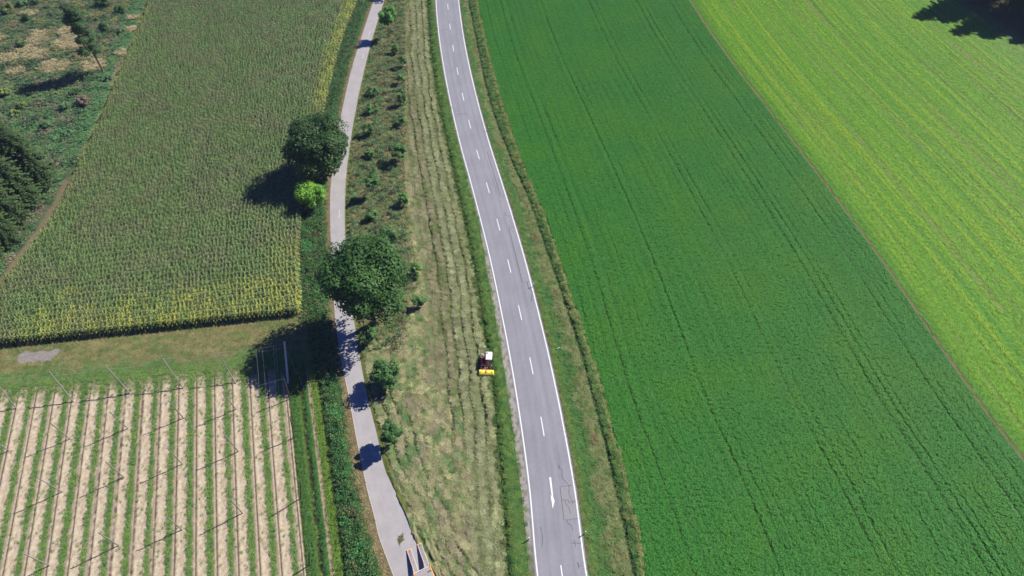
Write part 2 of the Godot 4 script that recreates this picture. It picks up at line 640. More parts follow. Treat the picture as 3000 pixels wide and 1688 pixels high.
func hay_at(x: float, z: float) -> Color:
	var v := at(ditch, z) - x
	var wob := 0.5 * n2(x * 0.2, z, 0.08)
	var k := (v + wob) / 1.9
	var i := floori(k)
	var h := float(posmod(i * 7919 + 13, 11)) / 10.0
	var q := K(154, 158, 120).lerp(K(148, 144, 114), sm(0.3, 0.9, h))
	if i <= 0: q = K(156, 160, 118)
	q = q.lerp(K(112, 124, 78), sm(-0.15, 0.4, n2(v * 1.6, z * 0.15, 0.5)) * (0.5 + 0.5 * h))
	var fr := k - i
	q = q.lerp(K(104, 118, 72), sm(0.38, 0.15, fr) * 0.8)
	var t := maxf(sm(62, 48, z) * sm(3.5, 6.5, v), sm(9.0, 11.0, v))
	if t > 0.0:
		var q3 := K(160, 158, 118).lerp(K(104, 130, 78), sm(-0.1, 0.5, n2(x - at(path_r, z), z * 0.3, 0.5) + 0.5 * n2(x, z, 0.9)))
		q3 = q3.lerp(K(148, 140, 114), sm(0.1, 0.5, n2(x + 77, z * 0.6, 0.3)))
		q3 = q3.lerp(K(96, 132, 82), sm(0.25, 0.7, n2(x - 60, z * 0.5, 0.3) + 0.4 * n2(x, z, 1.0)) * 0.8)
		q = q.lerp(q3, t)
	var lane := lerpf(v, x - at(path_r, z), sm(60, 50, z) * sm(4.0, 7.0, v))
	var g := 1.16 + 0.45 * n2(lane * 2.0, z * 0.12, 1.0) + 0.25 * n2(v * 1.2, z * 0.5, 1.6)
	q = Color(q.r * g, q.g * g, q.b * g)
	return q.lerp(K(58, 72, 42), 0.9 * furrow(x, z))  # furrow colour: stubble and bare ground, with the shade between swaths painted in


func median_h(x: float, z: float) -> float:
	var hl := at(hay_l, z)
	var v := at(ditch, z) - x
	var h := 0.05 * n2(x, z, 1.3)
	if v < 1.0:
		h -= 0.45 * exp(-pow((v + 0.05) / 0.35, 2.0))
	if x > hl and v > 0.2:
		h += 0.2 - 0.34 * furrow(x, z) + 0.1 * n2(x * 2.0, z * 0.5, 1.0) + 0.14 * n2(x, z, 0.7)
	elif x < hl:
		h += 0.2 * n2(x, z, 0.6) + 0.14
		h *= sm(0.0, 1.2, x - at(path_r, z))
	var gl := at(road_l, z) - 0.3 - x
	return h * sm(0.0, 0.8, gl)


func verge_col(x: float, z: float) -> Color:
	var e := x - at(road_r, z)
	var d := x - at(ditch2, z)
	var fl := at(field_l, z) - x
	var w := at(ditch2, z) - at(road_r, z)
	var f := e / w
	var a := n2(x, z, 0.6)
	var q := K(112, 112, 84).lerp(K(96, 122, 58), sm(0.3, 1.1, e + 0.6 * a))
	q = q.lerp(K(82, 122, 66), sm(0.15, 0.35, f + 0.1 * a))
	q = q.lerp(K(138, 142, 98), 0.75 * sm(0.45, 0.62, f + 0.3 * n2(x, z, 0.2)))
	q = q.lerp(K(128, 116, 84), sm(0.3, 0.6, n2(x + 55, z, 0.2)) * sm(0.4, 0.7, f))
	q = q.lerp(K(94, 124, 68), sm(0.1, 0.5, n2(x, z + 140, 0.3)) * 0.8)
	if d > -0.5:
		q = q.lerp(K(78, 104, 60), sm(-0.5, -0.1, d))
	if d > 0.4:
		q = K(92, 126, 68).lerp(K(124, 132, 82), sm(0.0, 0.55, n2(x * 0.7, z * 0.4, 0.5)))
		q = q.lerp(K(70, 102, 54), sm(-0.05, 0.4, n2(x, z, 0.7)))
	if fl < 0.3 + 0.25 * n2(x, z, 0.4):
		q = q.lerp(K(152, 148, 98), 0.6)
	return q


func verge_h(x: float, z: float) -> float:
	var d := x - at(ditch2, z)
	var h := -0.34 * exp(-pow(d / 0.42, 2.0)) * (0.7 + 0.6 * n2(x * 0.3, z, 0.15)) + 0.1 * n2(x, z, 0.9)
	if d > 0.3: h += 0.1
	return h * sm(0.2, 0.9, x - at(road_r, z))


const LINES := [[-64.0, 0.5], [-61.5, 0.4], [-59.2, 0.9], [-57.4, 0.6], [-55.6, 0.35], [-48.6, 0.4], [-43.2, 0.35], [-39.8, 0.45], [-33.6, 0.4], [-27.9, 0.5], [-21.9, 0.35], [-18.8, 0.4], [-13.5, 0.5], [-10.8, 0.35], [-53.5, 0.3], [-50.5, 0.35], [-46.7, 1.0], [-44.9, 0.6], [-41.5, 0.35], [-38.0, 0.3], [-35.4, 0.4], [-31.5, 1.0], [-29.7, 0.8], [-26.0, 0.35], [-23.4, 0.3], [-20.6, 0.4], [-16.9, 1.0], [-15.1, 0.8], [-12.0, 0.4], [-9.6, 0.3], [-6.6, 1.0], [-4.8, 0.7], [-2.6, 0.4]]


func line_at(x: float, z: float) -> float:
	var d := (x - at(field_r, z)) * 1.0 + 0.18 * n2(x * 0.1, z, 0.25)
	var best := 0.0
	for q in LINES:
		var e: float = absf(d - q[0])
		if e < 0.9:
			best = maxf(best, q[1] * exp(-pow(e / 0.26, 2.0)))
	return best


func dark_col(x: float, z: float) -> Color:
	var q := K(60, 127, 47).lerp(K(68, 130, 43), sm(-0.4, 0.6, n2(x, z, 0.05) + 0.4 * n2(x, z * 0.4, 0.3)))
	return q


func streak(x: float, z: float) -> float:
	var d := x - at(field_r, z)
	return 1.1 * nw.get_noise_2d(d * 0.42, z * 0.006) + 1.1 * nw.get_noise_2d(d * 1.2 + 90, z * 0.01)


func bright_col(x: float, z: float) -> Color:
	var s := streak(x, z)
	var d0 := x - at(field_r, z)
	var q := K(106, 162, 40).lerp(K(136, 174, 40), sm(0.0, 0.6, s))
	q = q.lerp(K(130, 148, 72), sm(-0.18, -0.7, s + 0.22 * n2(x, z, 0.06)))
	q = q.lerp(K(84, 148, 44), sm(0.05, 0.5, nw.get_noise_2d(d0 * 0.8 - 50.0, z * 0.01)) * 0.8)
	var d := x - at(field_r, z)
	q = q.lerp(K(84, 142, 40), sm(4.5, 1.0, d) * 0.7)
	q = q.lerp(K(122, 160, 82), sm(60, 95, d) * 0.5)
	return q


const PALE := [[-138.5, 174.5, 2.5], [-137, 170, 2.5], [-137.5, 165.3, 2.5], [-134, 163, 3.0], [-129.7, 175.6, 3.0], [-126, 170, 4.0], [-128.5, 168.5, 3.0], [-120, 163, 2.5], [-115.5, 157.5, 3.0], [-126.3, 157, 3.5], [-141.5, 160.7, 3.0], [-135.8, 154.8, 2.0], [-147, 186, 2.0], [-114.6, 183.7, 1.6], [-112.5, 176.8, 1.4], [-150, 172, 2.5], [-110.5, 164, 1.6]]


func scrub_col(x: float, z: float) -> Color:
	var a := n2(x, z, 0.16) + 0.5 * n2(x, z, 0.55)
	var b := n2(x + 300, z, 0.13) + 0.5 * n2(x, z + 50, 0.5)
	var q := K(94, 116, 78).lerp(K(68, 96, 64), sm(-0.1, 0.4, a))
	q = q.lerp(K(122, 126, 78), sm(0.0, 0.4, b) * sm(120, 165, z) )
	q = q.lerp(K(86, 134, 78), sm(0.15, 0.5, b) * sm(170, 120, z))
	q = q.lerp(K(118, 111, 94), sm(0.2, 0.55, n2(x - 500, z, 0.2)))
	for p in PALE:
		var dd: float = Vector2(x - p[0], (z - p[1]) * 1.2).length() / p[2]
		if dd < 1.5:
			q = q.lerp(K(178, 164, 132), 0.5 * sm(1.2, 0.5, dd + 0.7 * n2(x, z, 0.35) + 0.4 * n2(x, z, 1.1)))
	var e := at(corn_l, z) - x
	q = q.lerp(K(84, 124, 78), sm(9.0, 4.0, e) * sm(118, 130, z) * 0.8)
	var tr := sm(3.6, 2.4, e + 0.5 * n2(x, z, 0.3))
	q = q.lerp(K(142, 130, 106), tr * maxf(sm(116, 106, z), sm(8, 4, absf(z - 155))))
	q = q.lerp(K(150, 156, 96), sm(2.6, 1.6, e) * sm(110, 118, z) * 0.8)
	return q


func weeds_col(x: float, z: float) -> Color:
	var e := at(path_l, z) - x
	var q := K(62, 100, 54).lerp(K(84, 116, 64), sm(-0.2, 0.5, n2(x, z, 0.5)))
	q = q.lerp(K(96, 104, 66), sm(0.1, 0.6, n2(x, z + 30, 0.3)))
	q = q.lerp(K(74, 128, 70), sm(0.2, 0.6, n2(x + 20, z, 0.25)))
	var wid: float = 1.1 + 0.8 * sm(60, 40, z)
	q = q.lerp(K(146, 132, 96), sm(wid, wid * 0.5, e + 0.5 * n2(x, z, 0.7)))
	return q


func hop_phase(x: float, z: float) -> float:
	return fposmod((x + 74.3 + 0.31 * (z - 27.7)) / 3.1, 1.0)


func hop_s(x: float, z: float) -> float:
	return x - (-30.8 - 0.312 * (z - 46.68))


func hop_top(x: float) -> float:
	return 57.2 + 0.095 * (x + 80.0)


func green_row(x: float, z: float) -> float:
	var s := hop_s(x, z)
	if s < -5.6:
		var t := hop_phase(x, z)
		var k := floori((x + 74.3 + 0.31 * (z - 27.7)) / 3.1)
		var wd := 0.125 + 0.04 * float((k * 37 + 100) % 7) / 6.0 + 0.05 * n2(x * 0.3, z, 0.3)
		return sm(wd + 0.035, wd - 0.035, absf(t - 0.66))
	if s < -3.7: return sm(-5.5, -5.1, s)
	if s < -2.9: return 0.25
	if s < -2.1: return 1.0
	if s < -1.5: return 0.0
	if s < -0.25: return 1.0
	return 0.2


func headland_col(x: float, z: float) -> Color:
	var a := n2(x * 0.12, z - 0.09 * x, 0.9) + 0.3 * n2(x, z, 0.4)
	var top := hop_top(x)
	var q := K(136, 130, 90).lerp(K(108, 122, 72), sm(-0.2, 0.4, a + 0.3 * n2(x, z, 1.0)))
	q = q.lerp(K(92, 128, 68), sm(top + 4.4, top + 1.6, z + 2.4 * n2(x, z, 0.15)) * (0.75 + 0.4 * n2(x, z, 0.6)))
	var sp := Vector2((x + 86.2) / 4.2, (z - 62.6 - 0.1 * (x + 86.2)) / 1.5).length() + 0.5 * n2(x, z, 0.45)
	q = q.lerp(K(170, 164, 158), sm(1.0, 0.75, sp))
	return q


func hop_col(x: float, z: float) -> Color:
	var s := hop_s(x, z)
	var q: Color
	if s < -5.6:
		var t := hop_phase(x, z)
		q = K(224, 210, 184).lerp(K(207, 190, 164), sm(-0.2, 0.5, n2(x * 2.0, z * 0.5, 0.8)))
		q = q.lerp(K(230, 212, 186), sm(0.1, 0.5, n2(x, z, 1.5)) * 0.6)
		q = q.lerp(K(104, 84, 66), sm(0.055, 0.02, minf(t, 1.0 - t) + 0.02 * n2(x, z, 0.9)))  # dark row line: brown hop stumps, with the ridge shadow painted in
		q = q.lerp(K(200, 180, 154), sm(0.97, 0.9, t) * sm(0.78, 0.84, t) * 0.6)
	else:
		q = K(200, 180, 150) if s > -2.15 and s < -1.45 else K(86, 96, 56)
		if s > -3.75 and s < -2.85: q = K(84, 82, 58)
	q = q.lerp(K(98, 138, 58), green_row(x, z) * 0.8)
	var d := hop_top(x) - z + 0.9 * n2(x, z, 0.4)
	q = q.lerp(K(112, 124, 78), sm(4.2, 0.6, d + 1.2 * n2(x, z, 0.5)) * 0.85)
	return q


func hop_h(x: float, z: float) -> float:
	var s := hop_s(x, z)
	var h := 0.03 * n2(x, z, 1.6)
	if s < -5.6:
		var t := hop_phase(x, z)
		var e := minf(t, 1.0 - t) * 3.1
		h += 0.16 * exp(-pow(e / 0.55, 2.0)) - 0.11 * exp(-pow(e / 0.1, 2.0))
		h += 0.03 * n2(x * 3.0, z, 1.0)
	elif s > -3.75 and s < -2.85:
		h -= 0.15
	return h * sm(0.0, 2.5, hop_top(x) - z)


func _ready() -> void:
	nz.noise_type = FastNoiseLite.TYPE_SIMPLEX_SMOOTH
	nz.frequency = 1.0
	nz.fractal_octaves = 2
	nz.seed = 11
	nw.noise_type = FastNoiseLite.TYPE_SIMPLEX_SMOOTH
	nw.frequency = 1.0
	nw.fractal_octaves = 3
	nw.seed = 5
	rng.seed = 1

	# camera, sky, sun, exposure
	var cam := Camera3D.new()
	cam.name = "camera"
	cam.position = Vector3(0, 97, 0)
	cam.rotation_degrees = Vector3(-51, 0, 0)
	cam.fov = 49.05
	cam.near = 0.5
	cam.far = 6000
	add_child(cam)
	cam.current = true
	var sky := ProceduralSkyMaterial.new()
	sky.sky_top_color = Color(0.2, 0.4, 0.85)
	sky.sky_horizon_color = Color(0.58, 0.72, 0.93)
	sky.sky_curve = 0.12
	sky.ground_bottom_color = Color(0.2, 0.25, 0.15)
	sky.ground_horizon_color = Color(0.5, 0.55, 0.5)
	sky.sky_energy_multiplier = 0.55
	sky.ground_energy_multiplier = 0.3
	var env := Environment.new()
	env.background_mode = Environment.BG_SKY
	env.sky = Sky.new()
	env.sky.sky_material = sky
	env.tonemap_mode = Environment.TONE_MAPPER_LINEAR
	env.tonemap_exposure = 1.75
	env.fog_enabled = true
	env.fog_density = 0.00014
	env.fog_light_color = Color(0.72, 0.82, 0.95)
	env.sdfgi_enabled = true
	env.ssao_enabled = true
	env.ssil_enabled = true
	var we := WorldEnvironment.new()
	we.name = "world_environment"
	we.environment = env
	add_child(we)
	var sun := DirectionalLight3D.new()
	sun.name = "sun"
	sun.light_energy = 1.55
	sun.light_color = Color(1.0, 0.975, 0.93)
	sun.light_angular_distance = 0.5
	sun.shadow_enabled = true
	add_child(sun)
	var el := deg_to_rad(42.0)
	var to := Vector3(0.863 * cos(el), sin(el), -0.505 * cos(el))
	sun.look_at_from_position(to * 100.0, Vector3.ZERO, Vector3.UP)

	# curves
	roadc = lut([Vector2(8.6, 14), Vector2(7.14, 26), Vector2(6.29, 38), Vector2(4.93, 50), Vector2(3.25, 62), Vector2(1.26, 74), Vector2(-0.9, 86), Vector2(-3.36, 98), Vector2(-5.98, 110), Vector2(-8.68, 122), Vector2(-11.15, 134), Vector2(-13.4, 146), Vector2(-15.46, 158), Vector2(-17.3, 170), Vector2(-18.88, 182), Vector2(-20.2, 194), Vector2(-21.9, 214)])
	road_l = off(roadc, -3.53)
	road_r = off(roadc, 3.53)
	path_l = lut([Vector2(-12.0, 15), Vector2(-17.2, 25.1), Vector2(-18.6, 27.8), Vector2(-20.0, 30.6), Vector2(-21.1, 33.6), Vector2(-22.6, 37.3), Vector2(-24.0, 41.2), Vector2(-25.9, 46.7), Vector2(-28.3, 54.1), Vector2(-31.1, 62.3), Vector2(-33.9, 72), Vector2(-37.3, 87.5), Vector2(-39.1, 95.9), Vector2(-41.1, 107.3), Vector2(-42.5, 121), Vector2(-43.5, 137), Vector2(-44.0, 151), Vector2(-44.1, 161), Vector2(-43.9, 172), Vector2(-43.6, 185), Vector2(-43.2, 196), Vector2(-42.2, 215)])
	path_r = lut([Vector2(-5.2, 15), Vector2(-11.1, 25.1), Vector2(-13.2, 27.8), Vector2(-14.8, 30.6), Vector2(-16.0, 33.6), Vector2(-18.2, 37.3), Vector2(-20.4, 41.2), Vector2(-22.3, 46.7), Vector2(-25.0, 54.1), Vector2(-27.6, 62.3), Vector2(-30.3, 72), Vector2(-34.1, 87.5), Vector2(-35.9, 95.9), Vector2(-37.9, 109), Vector2(-39.2, 123), Vector2(-39.9, 135), Vector2(-40.4, 150), Vector2(-40.6, 166), Vector2(-40.4, 180), Vector2(-39.9, 195), Vector2(-38.9, 215)])
	corn_l = lut([Vector2(-104, 58), Vector2(-100.4, 76.4), Vector2(-98.8, 91.8), Vector2(-99.3, 104.6), Vector2(-100.7, 119.1), Vector2(-103.5, 139.8), Vector2(-106.3, 157.4), Vector2(-109.2, 176.5), Vector2(-111.8, 190.7), Vector2(-116, 215)])
	corn_r = lut([Vector2(-38.2, 62), Vector2(-40.3, 72.2), Vector2(-42.5, 81.1), Vector2(-44.8, 92), Vector2(-46.0, 100), Vector2(-47.2, 115), Vector2(-48.1, 137.9), Vector2(-48.6, 147.8), Vector2(-49.2, 171), Vector2(-48.2, 195), Vector2(-47, 215)])
	field_l = lut([Vector2(19.0, 15), Vector2(19.0, 25.1), Vector2(18.9, 29), Vector2(18.5, 34.2), Vector2(17.8, 39.9), Vector2(16.9, 46.0), Vector2(15.7, 54.1), Vector2(14.6, 60.6), Vector2(13.4, 66.6), Vector2(11.7, 75.0), Vector2(9.7, 85.3), Vector2(7.4, 96.7), Vector2(4.7, 106.8), Vector2(1.2, 120.8), Vector2(-1.9, 135.0), Vector2(-5.1, 152.9), Vector2(-7.9, 171.2), Vector2(-11.2, 194.7), Vector2(-13.9, 215)])
	field_r = lut([Vector2(86.5, 20), Vector2(82.7, 42.2), Vector2(80.6, 51.8), Vector2(79.2, 60.6), Vector2(77.8, 70.3), Vector2(76.6, 79.0), Vector2(75.1, 88.6), Vector2(72.7, 101.7), Vector2(70.4, 113.6), Vector2(67.9, 126.2), Vector2(65.1, 140.1), Vector2(61.6, 156.7), Vector2(57.9, 177.9), Vector2(55.6, 194.7), Vector2(53, 215)])
	bright_r = lut([Vector2(185, 20), Vector2(146.3, 166.9), Vector2(143.9, 175.7), Vector2(133, 215)])
	hay_l = lut([Vector2(-7, 20), Vector2(-14.8, 30.6), Vector2(-20.5, 43.2), Vector2(-22.4, 54.1), Vector2(-19.5, 66.6), Vector2(-18.6, 81.1), Vector2(-21.2, 92.0), Vector2(-24.7, 110.8), Vector2(-26.9, 133.4), Vector2(-29.8, 160.7), Vector2(-33.6, 194.7), Vector2(-36, 215)])
	ditch = lut([Vector2(0, 15), Vector2(-0.5, 25.1), Vector2(-1.1, 33.6), Vector2(-2.0, 43.2), Vector2(-3.5, 57.3), Vector2(-5.2, 68.4), Vector2(-7.2, 81.1), Vector2(-10.1, 96.7), Vector2(-13.7, 113.6), Vector2(-18.3, 136.7), Vector2(-22.9, 164.8), Vector2(-26.5, 194.7), Vector2(-28.5, 215)])
	ditch2 = lut([Vector2(17.8, 15), Vector2(17.5, 26.6), Vector2(16.7, 34.2), Vector2(15.7, 43.2), Vector2(14.3, 52.6), Vector2(12.5, 64.0), Vector2(10.3, 75.0), Vector2(7.5, 87.5), Vector2(3.8, 104.2), Vector2(-0.2, 117.9), Vector2(-5.5, 140.1), Vector2(-10.3, 171.2), Vector2(-13.6, 194.7), Vector2(-16, 215)])
	gravel_l = lut([Vector2(3.3, 15), Vector2(2.7, 25.1), Vector2(2.0, 34.2), Vector2(0.8, 44.6), Vector2(-0.4, 54.1), Vector2(-1.8, 64.0), Vector2(-4.2, 79.0), Vector2(-7.2, 97.9), Vector2(-10.6, 113), Vector2(-24, 190), Vector2(-25.8, 215)])
	hedge_l = lut([Vector2(-21, 15), Vector2(-24.1, 25.1), Vector2(-26.9, 34.3), Vector2(-30.8, 46.7), Vector2(-33.6, 55.6), Vector2(-36.2, 62), Vector2(-40.0, 72), Vector2(-42.2, 81), Vector2(-44.5, 92), Vector2(-45.8, 100), Vector2(-47.0, 115), Vector2(-47.9, 137.9), Vector2(-48.4, 147.8), Vector2(-49.0, 171), Vector2(-48.0, 195), Vector2(-46.8, 215)])
	for i in gravel_l.size():
		gravel_l[i] = minf(gravel_l[i], road_l[i] - 0.32)

	# materials
	var fine := grain(256, 0.93, 1.0, 3)
	var coarse := grain(256, 0.72, 1.0, 4, 0.05)
	M.soil = grained(vmat(0.95, 0.15), coarse, 4.1)
	M.asphalt = grained(vmat(0.8, 0.3), fine, 5.3)
	M.gravel = grained(vmat(0.95, 0.15), coarse, 2.7)
	M.leaf = vmat(0.6, 0.3, Color(0.09, 0.13, 0.02))
	M.crop = vmat(0.65, 0.25)
	M.maize = vmat(0.5, 0.35, Color(0.03, 0.05, 0.01))
	M.dry = vmat(0.85, 0.15)
	M.needle = vmat(0.7, 0.25)
	M.bark = vmat(0.9, 0.2)
	M.paint = mat(Color(0.64, 0.64, 0.64), 0.6)
	M.seal = mat(Color(0.06, 0.06, 0.065), 0.6)

	ground_and_roads()
	crops()
	hop_yard()
	trees()
	tractor()
	trailer()
	small_things()


func ground_and_roads() -> void:
	var g := MB.new()
	g.quad(V(-3000, -3000, -0.6), V(3000, -3000, -0.6), V(3000, 4000, -0.6), V(-3000, 4000, -0.6), Vector3.UP, K(90, 120, 66))
	tag(obj("ground", g.mesh(), M.soil), "green open farmland stretching away beneath and around the fields", "", "", "structure")

	# the road: asphalt worn lighter along the wheel tracks
	var rc := func(x: float, z: float) -> Color:
		var u := x - at(roadc, z)
		var a := 0.06 * nw.get_noise_2d(u * 1.4, z * 0.012) + 0.05 * n2(x, z, 0.12) + 0.03 * n2(x * 2.0, z * 0.3, 0.5)
		a += 0.035 * exp(-pow((absf(absf(u) - 1.75) - 0.75) / 0.35, 2.0)) - 0.03 * exp(-pow((absf(u) - 1.75) / 0.3, 2.0))
		var q := K(152, 152, 161)
		var k := 1.0 + a * 1.6
		return Color(q.r * k, q.g * k, q.b * k)
	var road := sheet("road", 28, 420, between(off(roadc, -3.85), off(roadc, 3.85), 12, 218), flat(0.06), rc, M.asphalt, "grey asphalt country road with white edge lines curving away between the verges")
	var le := []
	var re := []
	var zz := 13.0
	while zz < 217.0:
		le.append(Vector2(at(road_l, zz), zz)); re.append(Vector2(at(road_r, zz), zz))
		zz += 1.0
	ribbon("edge_line", le, 0.19, 0.066, M.paint, road)
	ribbon("edge_line", re, 0.2, 0.066, M.paint, road)
	# centre dashes, 4 m long every 12 m; one place is taken by the arrow
	var ds := 29.0
	var acc := 0.0
	var z := 46.9
	var starts := []
	for dirn in [1.0, -1.0]:
		z = 46.9
		acc = 0.0
		if dirn > 0: starts.append(z)
		while z > 14.0 and z < 216.0:
			var z2: float = z + dirn * 0.1
			acc += Vector2(at(roadc, z2) - at(roadc, z), 0.1).length()
			z = z2
			if acc >= 12.0:
				acc -= 12.0
				starts.append(z)
	for s in starts:
		if s > 33.5 and s < 40.0: continue
		var pts := []
		var q: float = s
		var ln := 0.0
		while ln <= 4.0:
			pts.append(Vector2(at(roadc, q) + 0.02, q))
			ln += 0.5 * sqrt(1.0 + pow(at(roadc, q + 0.5) - at(roadc, q), 2.0) * 4.0)
			q += 0.5
		ribbon("lane_dash", pts, 0.16, 0.066, M.paint, road)
	poly("lane_arrow", [Vector2(5.90, 39.75), Vector2(6.21, 39.78), Vector2(6.42, 36.6), Vector2(6.62, 35.97), Vector2(6.27, 34.75), Vector2(6.02, 37.05), Vector2(6.21, 36.6)], 0.067, M.paint, road)
	# repair patches and sealed cracks
	var pm := grained(mat(K(158, 156, 162), 0.85), M.asphalt.albedo_texture, 3.1)
	var patches := [[Vector2(7.55, 38.2), Vector2(9.45, 38.45), Vector2(9.9, 33.25), Vector2(7.94, 33.04)], [Vector2(-5.94, 120.54), Vector2(-4.9, 120.75), Vector2(-1.7, 105.06), Vector2(-2.58, 104.97)], [Vector2(-0.71, 95.19), Vector2(0.4, 95.4), Vector2(3.3, 80.12), Vector2(2.06, 79.95)]]
	for k in 3:
		var p: Array = patches[k]
		if k == 0: poly("asphalt_patch", p, 0.063, pm, road)
		ribbon("sealed_seam", [p[1], p[0], p[3], p[2]], 0.085 if k == 0 else 0.1, 0.0645, M.seal, road)
	for cr in [[7.52, 42.01, 7.69, 41.2, 7.99, 41.01, 7.98, 40.3, 8.03, 39.56, 8.62, 38.91, 9.0, 38.36, 8.88, 37.09, 9.31, 36.11, 9.45, 35.89], [7.27, 41.67, 7.69, 41.2], [7.77, 36.15, 8.21, 36.09, 8.74, 36.11, 8.94, 35.75], [8.21, 36.06, 8.39, 35.4, 8.76, 34.96, 8.96, 34.01], [8.67, 35.71, 9.42, 35.86, 9.9, 35.93], [9.27, 35.44, 9.51, 35.82], [8.31, 33.04, 8.49, 32.55, 9.07, 32.13, 9.16, 31.46], [4.26, 32.04, 4.51, 31.21, 4.56, 30.13, 4.43, 29.07], [8.88, 29.6, 9.51, 29.64, 10.2, 29.56], [9.3, 30.1, 9.45, 29.1], [2.98, 80.02, 3.23, 78.66, 3.99, 77.65, 3.74, 75.18], [-1.6, 99.97, -1.36, 98.74, -0.2, 98.62], [-14.38, 135.09, -13.06, 135.65, -11.2, 135.42], [-21.3, 176.38, -18.51, 176.98], [9.5, 26.9, 9.8, 26.3, 10.1, 26.5], [9.7, 26.9, 9.65, 26.0], [-7.0, 129.5, -5.9, 128.2, -5.5, 126.2]]:
		var pts := []
		for k in cr.size() / 2:
			pts.append(Vector2(cr[k * 2], cr[k * 2 + 1]))
		ribbon("sealed_crack", pts, 0.075 if pts[0].y < 60 else 0.1, 0.0655, M.seal, road)

	# pale gravel shoulder on the left
	var gc := func(x: float, z: float) -> Color:
		return K(192, 187, 181).lerp(K(150, 144, 132), sm(-0.1, 0.5, n2(x, z, 0.9))).lerp(K(112, 116, 74), maxf(sm(95, 125, z), sm(33, 24, z)) * 0.75)
	sheet("gravel_shoulder", 6, 420, between(off(gravel_l, -0.25), off(roadc, -3.7), 12, 218), func(x: float, z: float) -> float: return 0.035 + 0.02 * n2(x, z, 2.5), gc, M.gravel, "pale gravel shoulder along the left edge of the road")

	# cycle path
	var pc := func(x: float, z: float) -> Color:
		var q := K(181, 177, 178)
		var k := 1.0 + 0.09 * n2(x, z, 0.3) + 0.05 * nw.get_noise_2d((x - at(path_l, z)) * 1.5, z * 0.02)
		return Color(q.r * k, q.g * k, q.b * k)
	var path := sheet("cycle_path", 12, 420, between(path_l, path_r, 15, 217), flat(0.06), pc, M.asphalt, "light grey asphalt cycle path running beside the hop yard and maize field")
	var pe := []
	zz = 18.0
	while zz < 66.0:
		pe.append(Vector2(at(path_l, zz) + 0.1, zz)); zz += 1.0
	ribbon("edge_line", pe, 0.12, 0.066, grained(mat(K(232, 222, 205), 0.8), M.gravel.albedo_texture, 1.3), path)
	for q in [[46.0, 43.4], [100.5, 98.0], [91.5, 89.0], [176, 172.5], [164, 161.5]]:
		var f := 0.62
		ribbon("lane_dash", [Vector2(lerpf(at(path_l, q[0]), at(path_r, q[0]), f), q[0]), Vector2(lerpf(at(path_l, q[1]), at(path_r, q[1]), f), q[1])], 0.06, 0.066, M.paint, path)

	# verges
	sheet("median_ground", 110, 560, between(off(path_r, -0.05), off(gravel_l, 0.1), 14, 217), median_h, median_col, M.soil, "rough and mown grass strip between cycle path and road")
	sheet("verge_ground", 40, 520, between(off(roadc, 3.7), off(field_l, 0.1), 14, 217), verge_h, verge_col, M.soil, "right grass verge and ditch between road and clover field")
	var wh := func(x: float, z: float) -> float: return 0.02 + 0.12 * n2(x, z, 0.6) * sm(0.0, 1.5, at(path_l, z) - x)
	sheet("hedge_ground", 30, 500, between(hedge_l, off(path_l, 0.05), 14, 217), wh, weeds_col, M.soil, "weedy bank along the left edge of the cycle path")
	# fields
	sheet("clover_field_ground", 200, 420, between(field_l, off(field_r, -0.1), 14, 217), func(x: float, z: float) -> float: return 0.1 * (1.0 - line_at(x, z)) * sm(0.0, 0.6, x - at(field_l, z)), func(x: float, z: float) -> Color: return dark_col(x, z).lerp(K(80, 88, 52), 0.2 + 0.5 * line_at(x, z)), M.soil, "soil below the dark green clover field right of the road")
	var bc := func(x: float, z: float) -> Color:
		var q := bright_col(x, z)
		var d := x - at(field_r, z)
		return q.lerp(K(158, 140, 114), sm(0.95, 0.4, d)*0.95).lerp(K(122, 140, 78), 0.15)
	sheet("grass_field_ground", 230, 330, between(off(field_r, -0.1), bright_r, 14, 217), func(x: float, z: float) -> float: return 0.02 + 0.04 * n2(x, z, 0.8) - 0.1 * sm(0.6, 0.1, x - at(field_r, z)), bc, M.soil, "soil below the bright yellow green grass field at far right")
	sheet("forest_floor", 40, 90, func(u: float, v: float) -> Vector2:
		var z2 := lerpf(90, 230, v)
		return Vector2(lerpf(at(bright_r, z2), 230, u), z2), func(x: float, z: float) -> float: return 0.03 + 0.12 * n2(x, z, 0.3), func(x: float, z: float) -> Color:
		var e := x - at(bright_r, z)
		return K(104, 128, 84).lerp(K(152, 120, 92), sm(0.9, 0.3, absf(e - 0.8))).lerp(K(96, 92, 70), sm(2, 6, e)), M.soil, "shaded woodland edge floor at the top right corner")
	sheet("scrub_ground", 190, 240, func(u: float, v: float) -> Vector2:
		var z2 := lerpf(58, 217, v)
		return Vector2(lerpf(-205, at(corn_l, z2) + 0.6, u), z2), func(x: float, z: float) -> float: return 0.35 * n2(x, z, 0.2) * sm(1.0, 5.0, at(corn_l, z) - x), scrub_col, M.soil, "overgrown scrubland left of the maize field")
	sheet("maize_field_ground", 90, 160, func(u: float, v: float) -> Vector2:
		var x0 := lerpf(-104, -40.0, u)
		var z2 := lerpf(64.2 + (x0 + 94.0) * 0.1335, 217.0, v)
		return Vector2(lerpf(at(corn_l, z2), at(corn_r, z2) + 0.2, u), z2), flat(0.0), func(x: float, z: float) -> Color: return K(92, 88, 58).lerp(K(74, 86, 50), 0.5 + 0.5 * n2(x, z, 0.4)), M.soil, "bare brown soil beneath the maize plants")
	sheet("headland_ground", 260, 50, func(u: float, v: float) -> Vector2:
		var x := lerpf(-128, -35.0, u)
		return Vector2(x, lerpf(hop_top(x) - 0.1, 65.2 + (x + 94.0) * 0.1335, v)), func(x: float, z: float) -> float: return 0.012 + 0.05 * n2(x, z, 0.7), headland_col, M.soil, "worn grass track between maize field and hop yard")
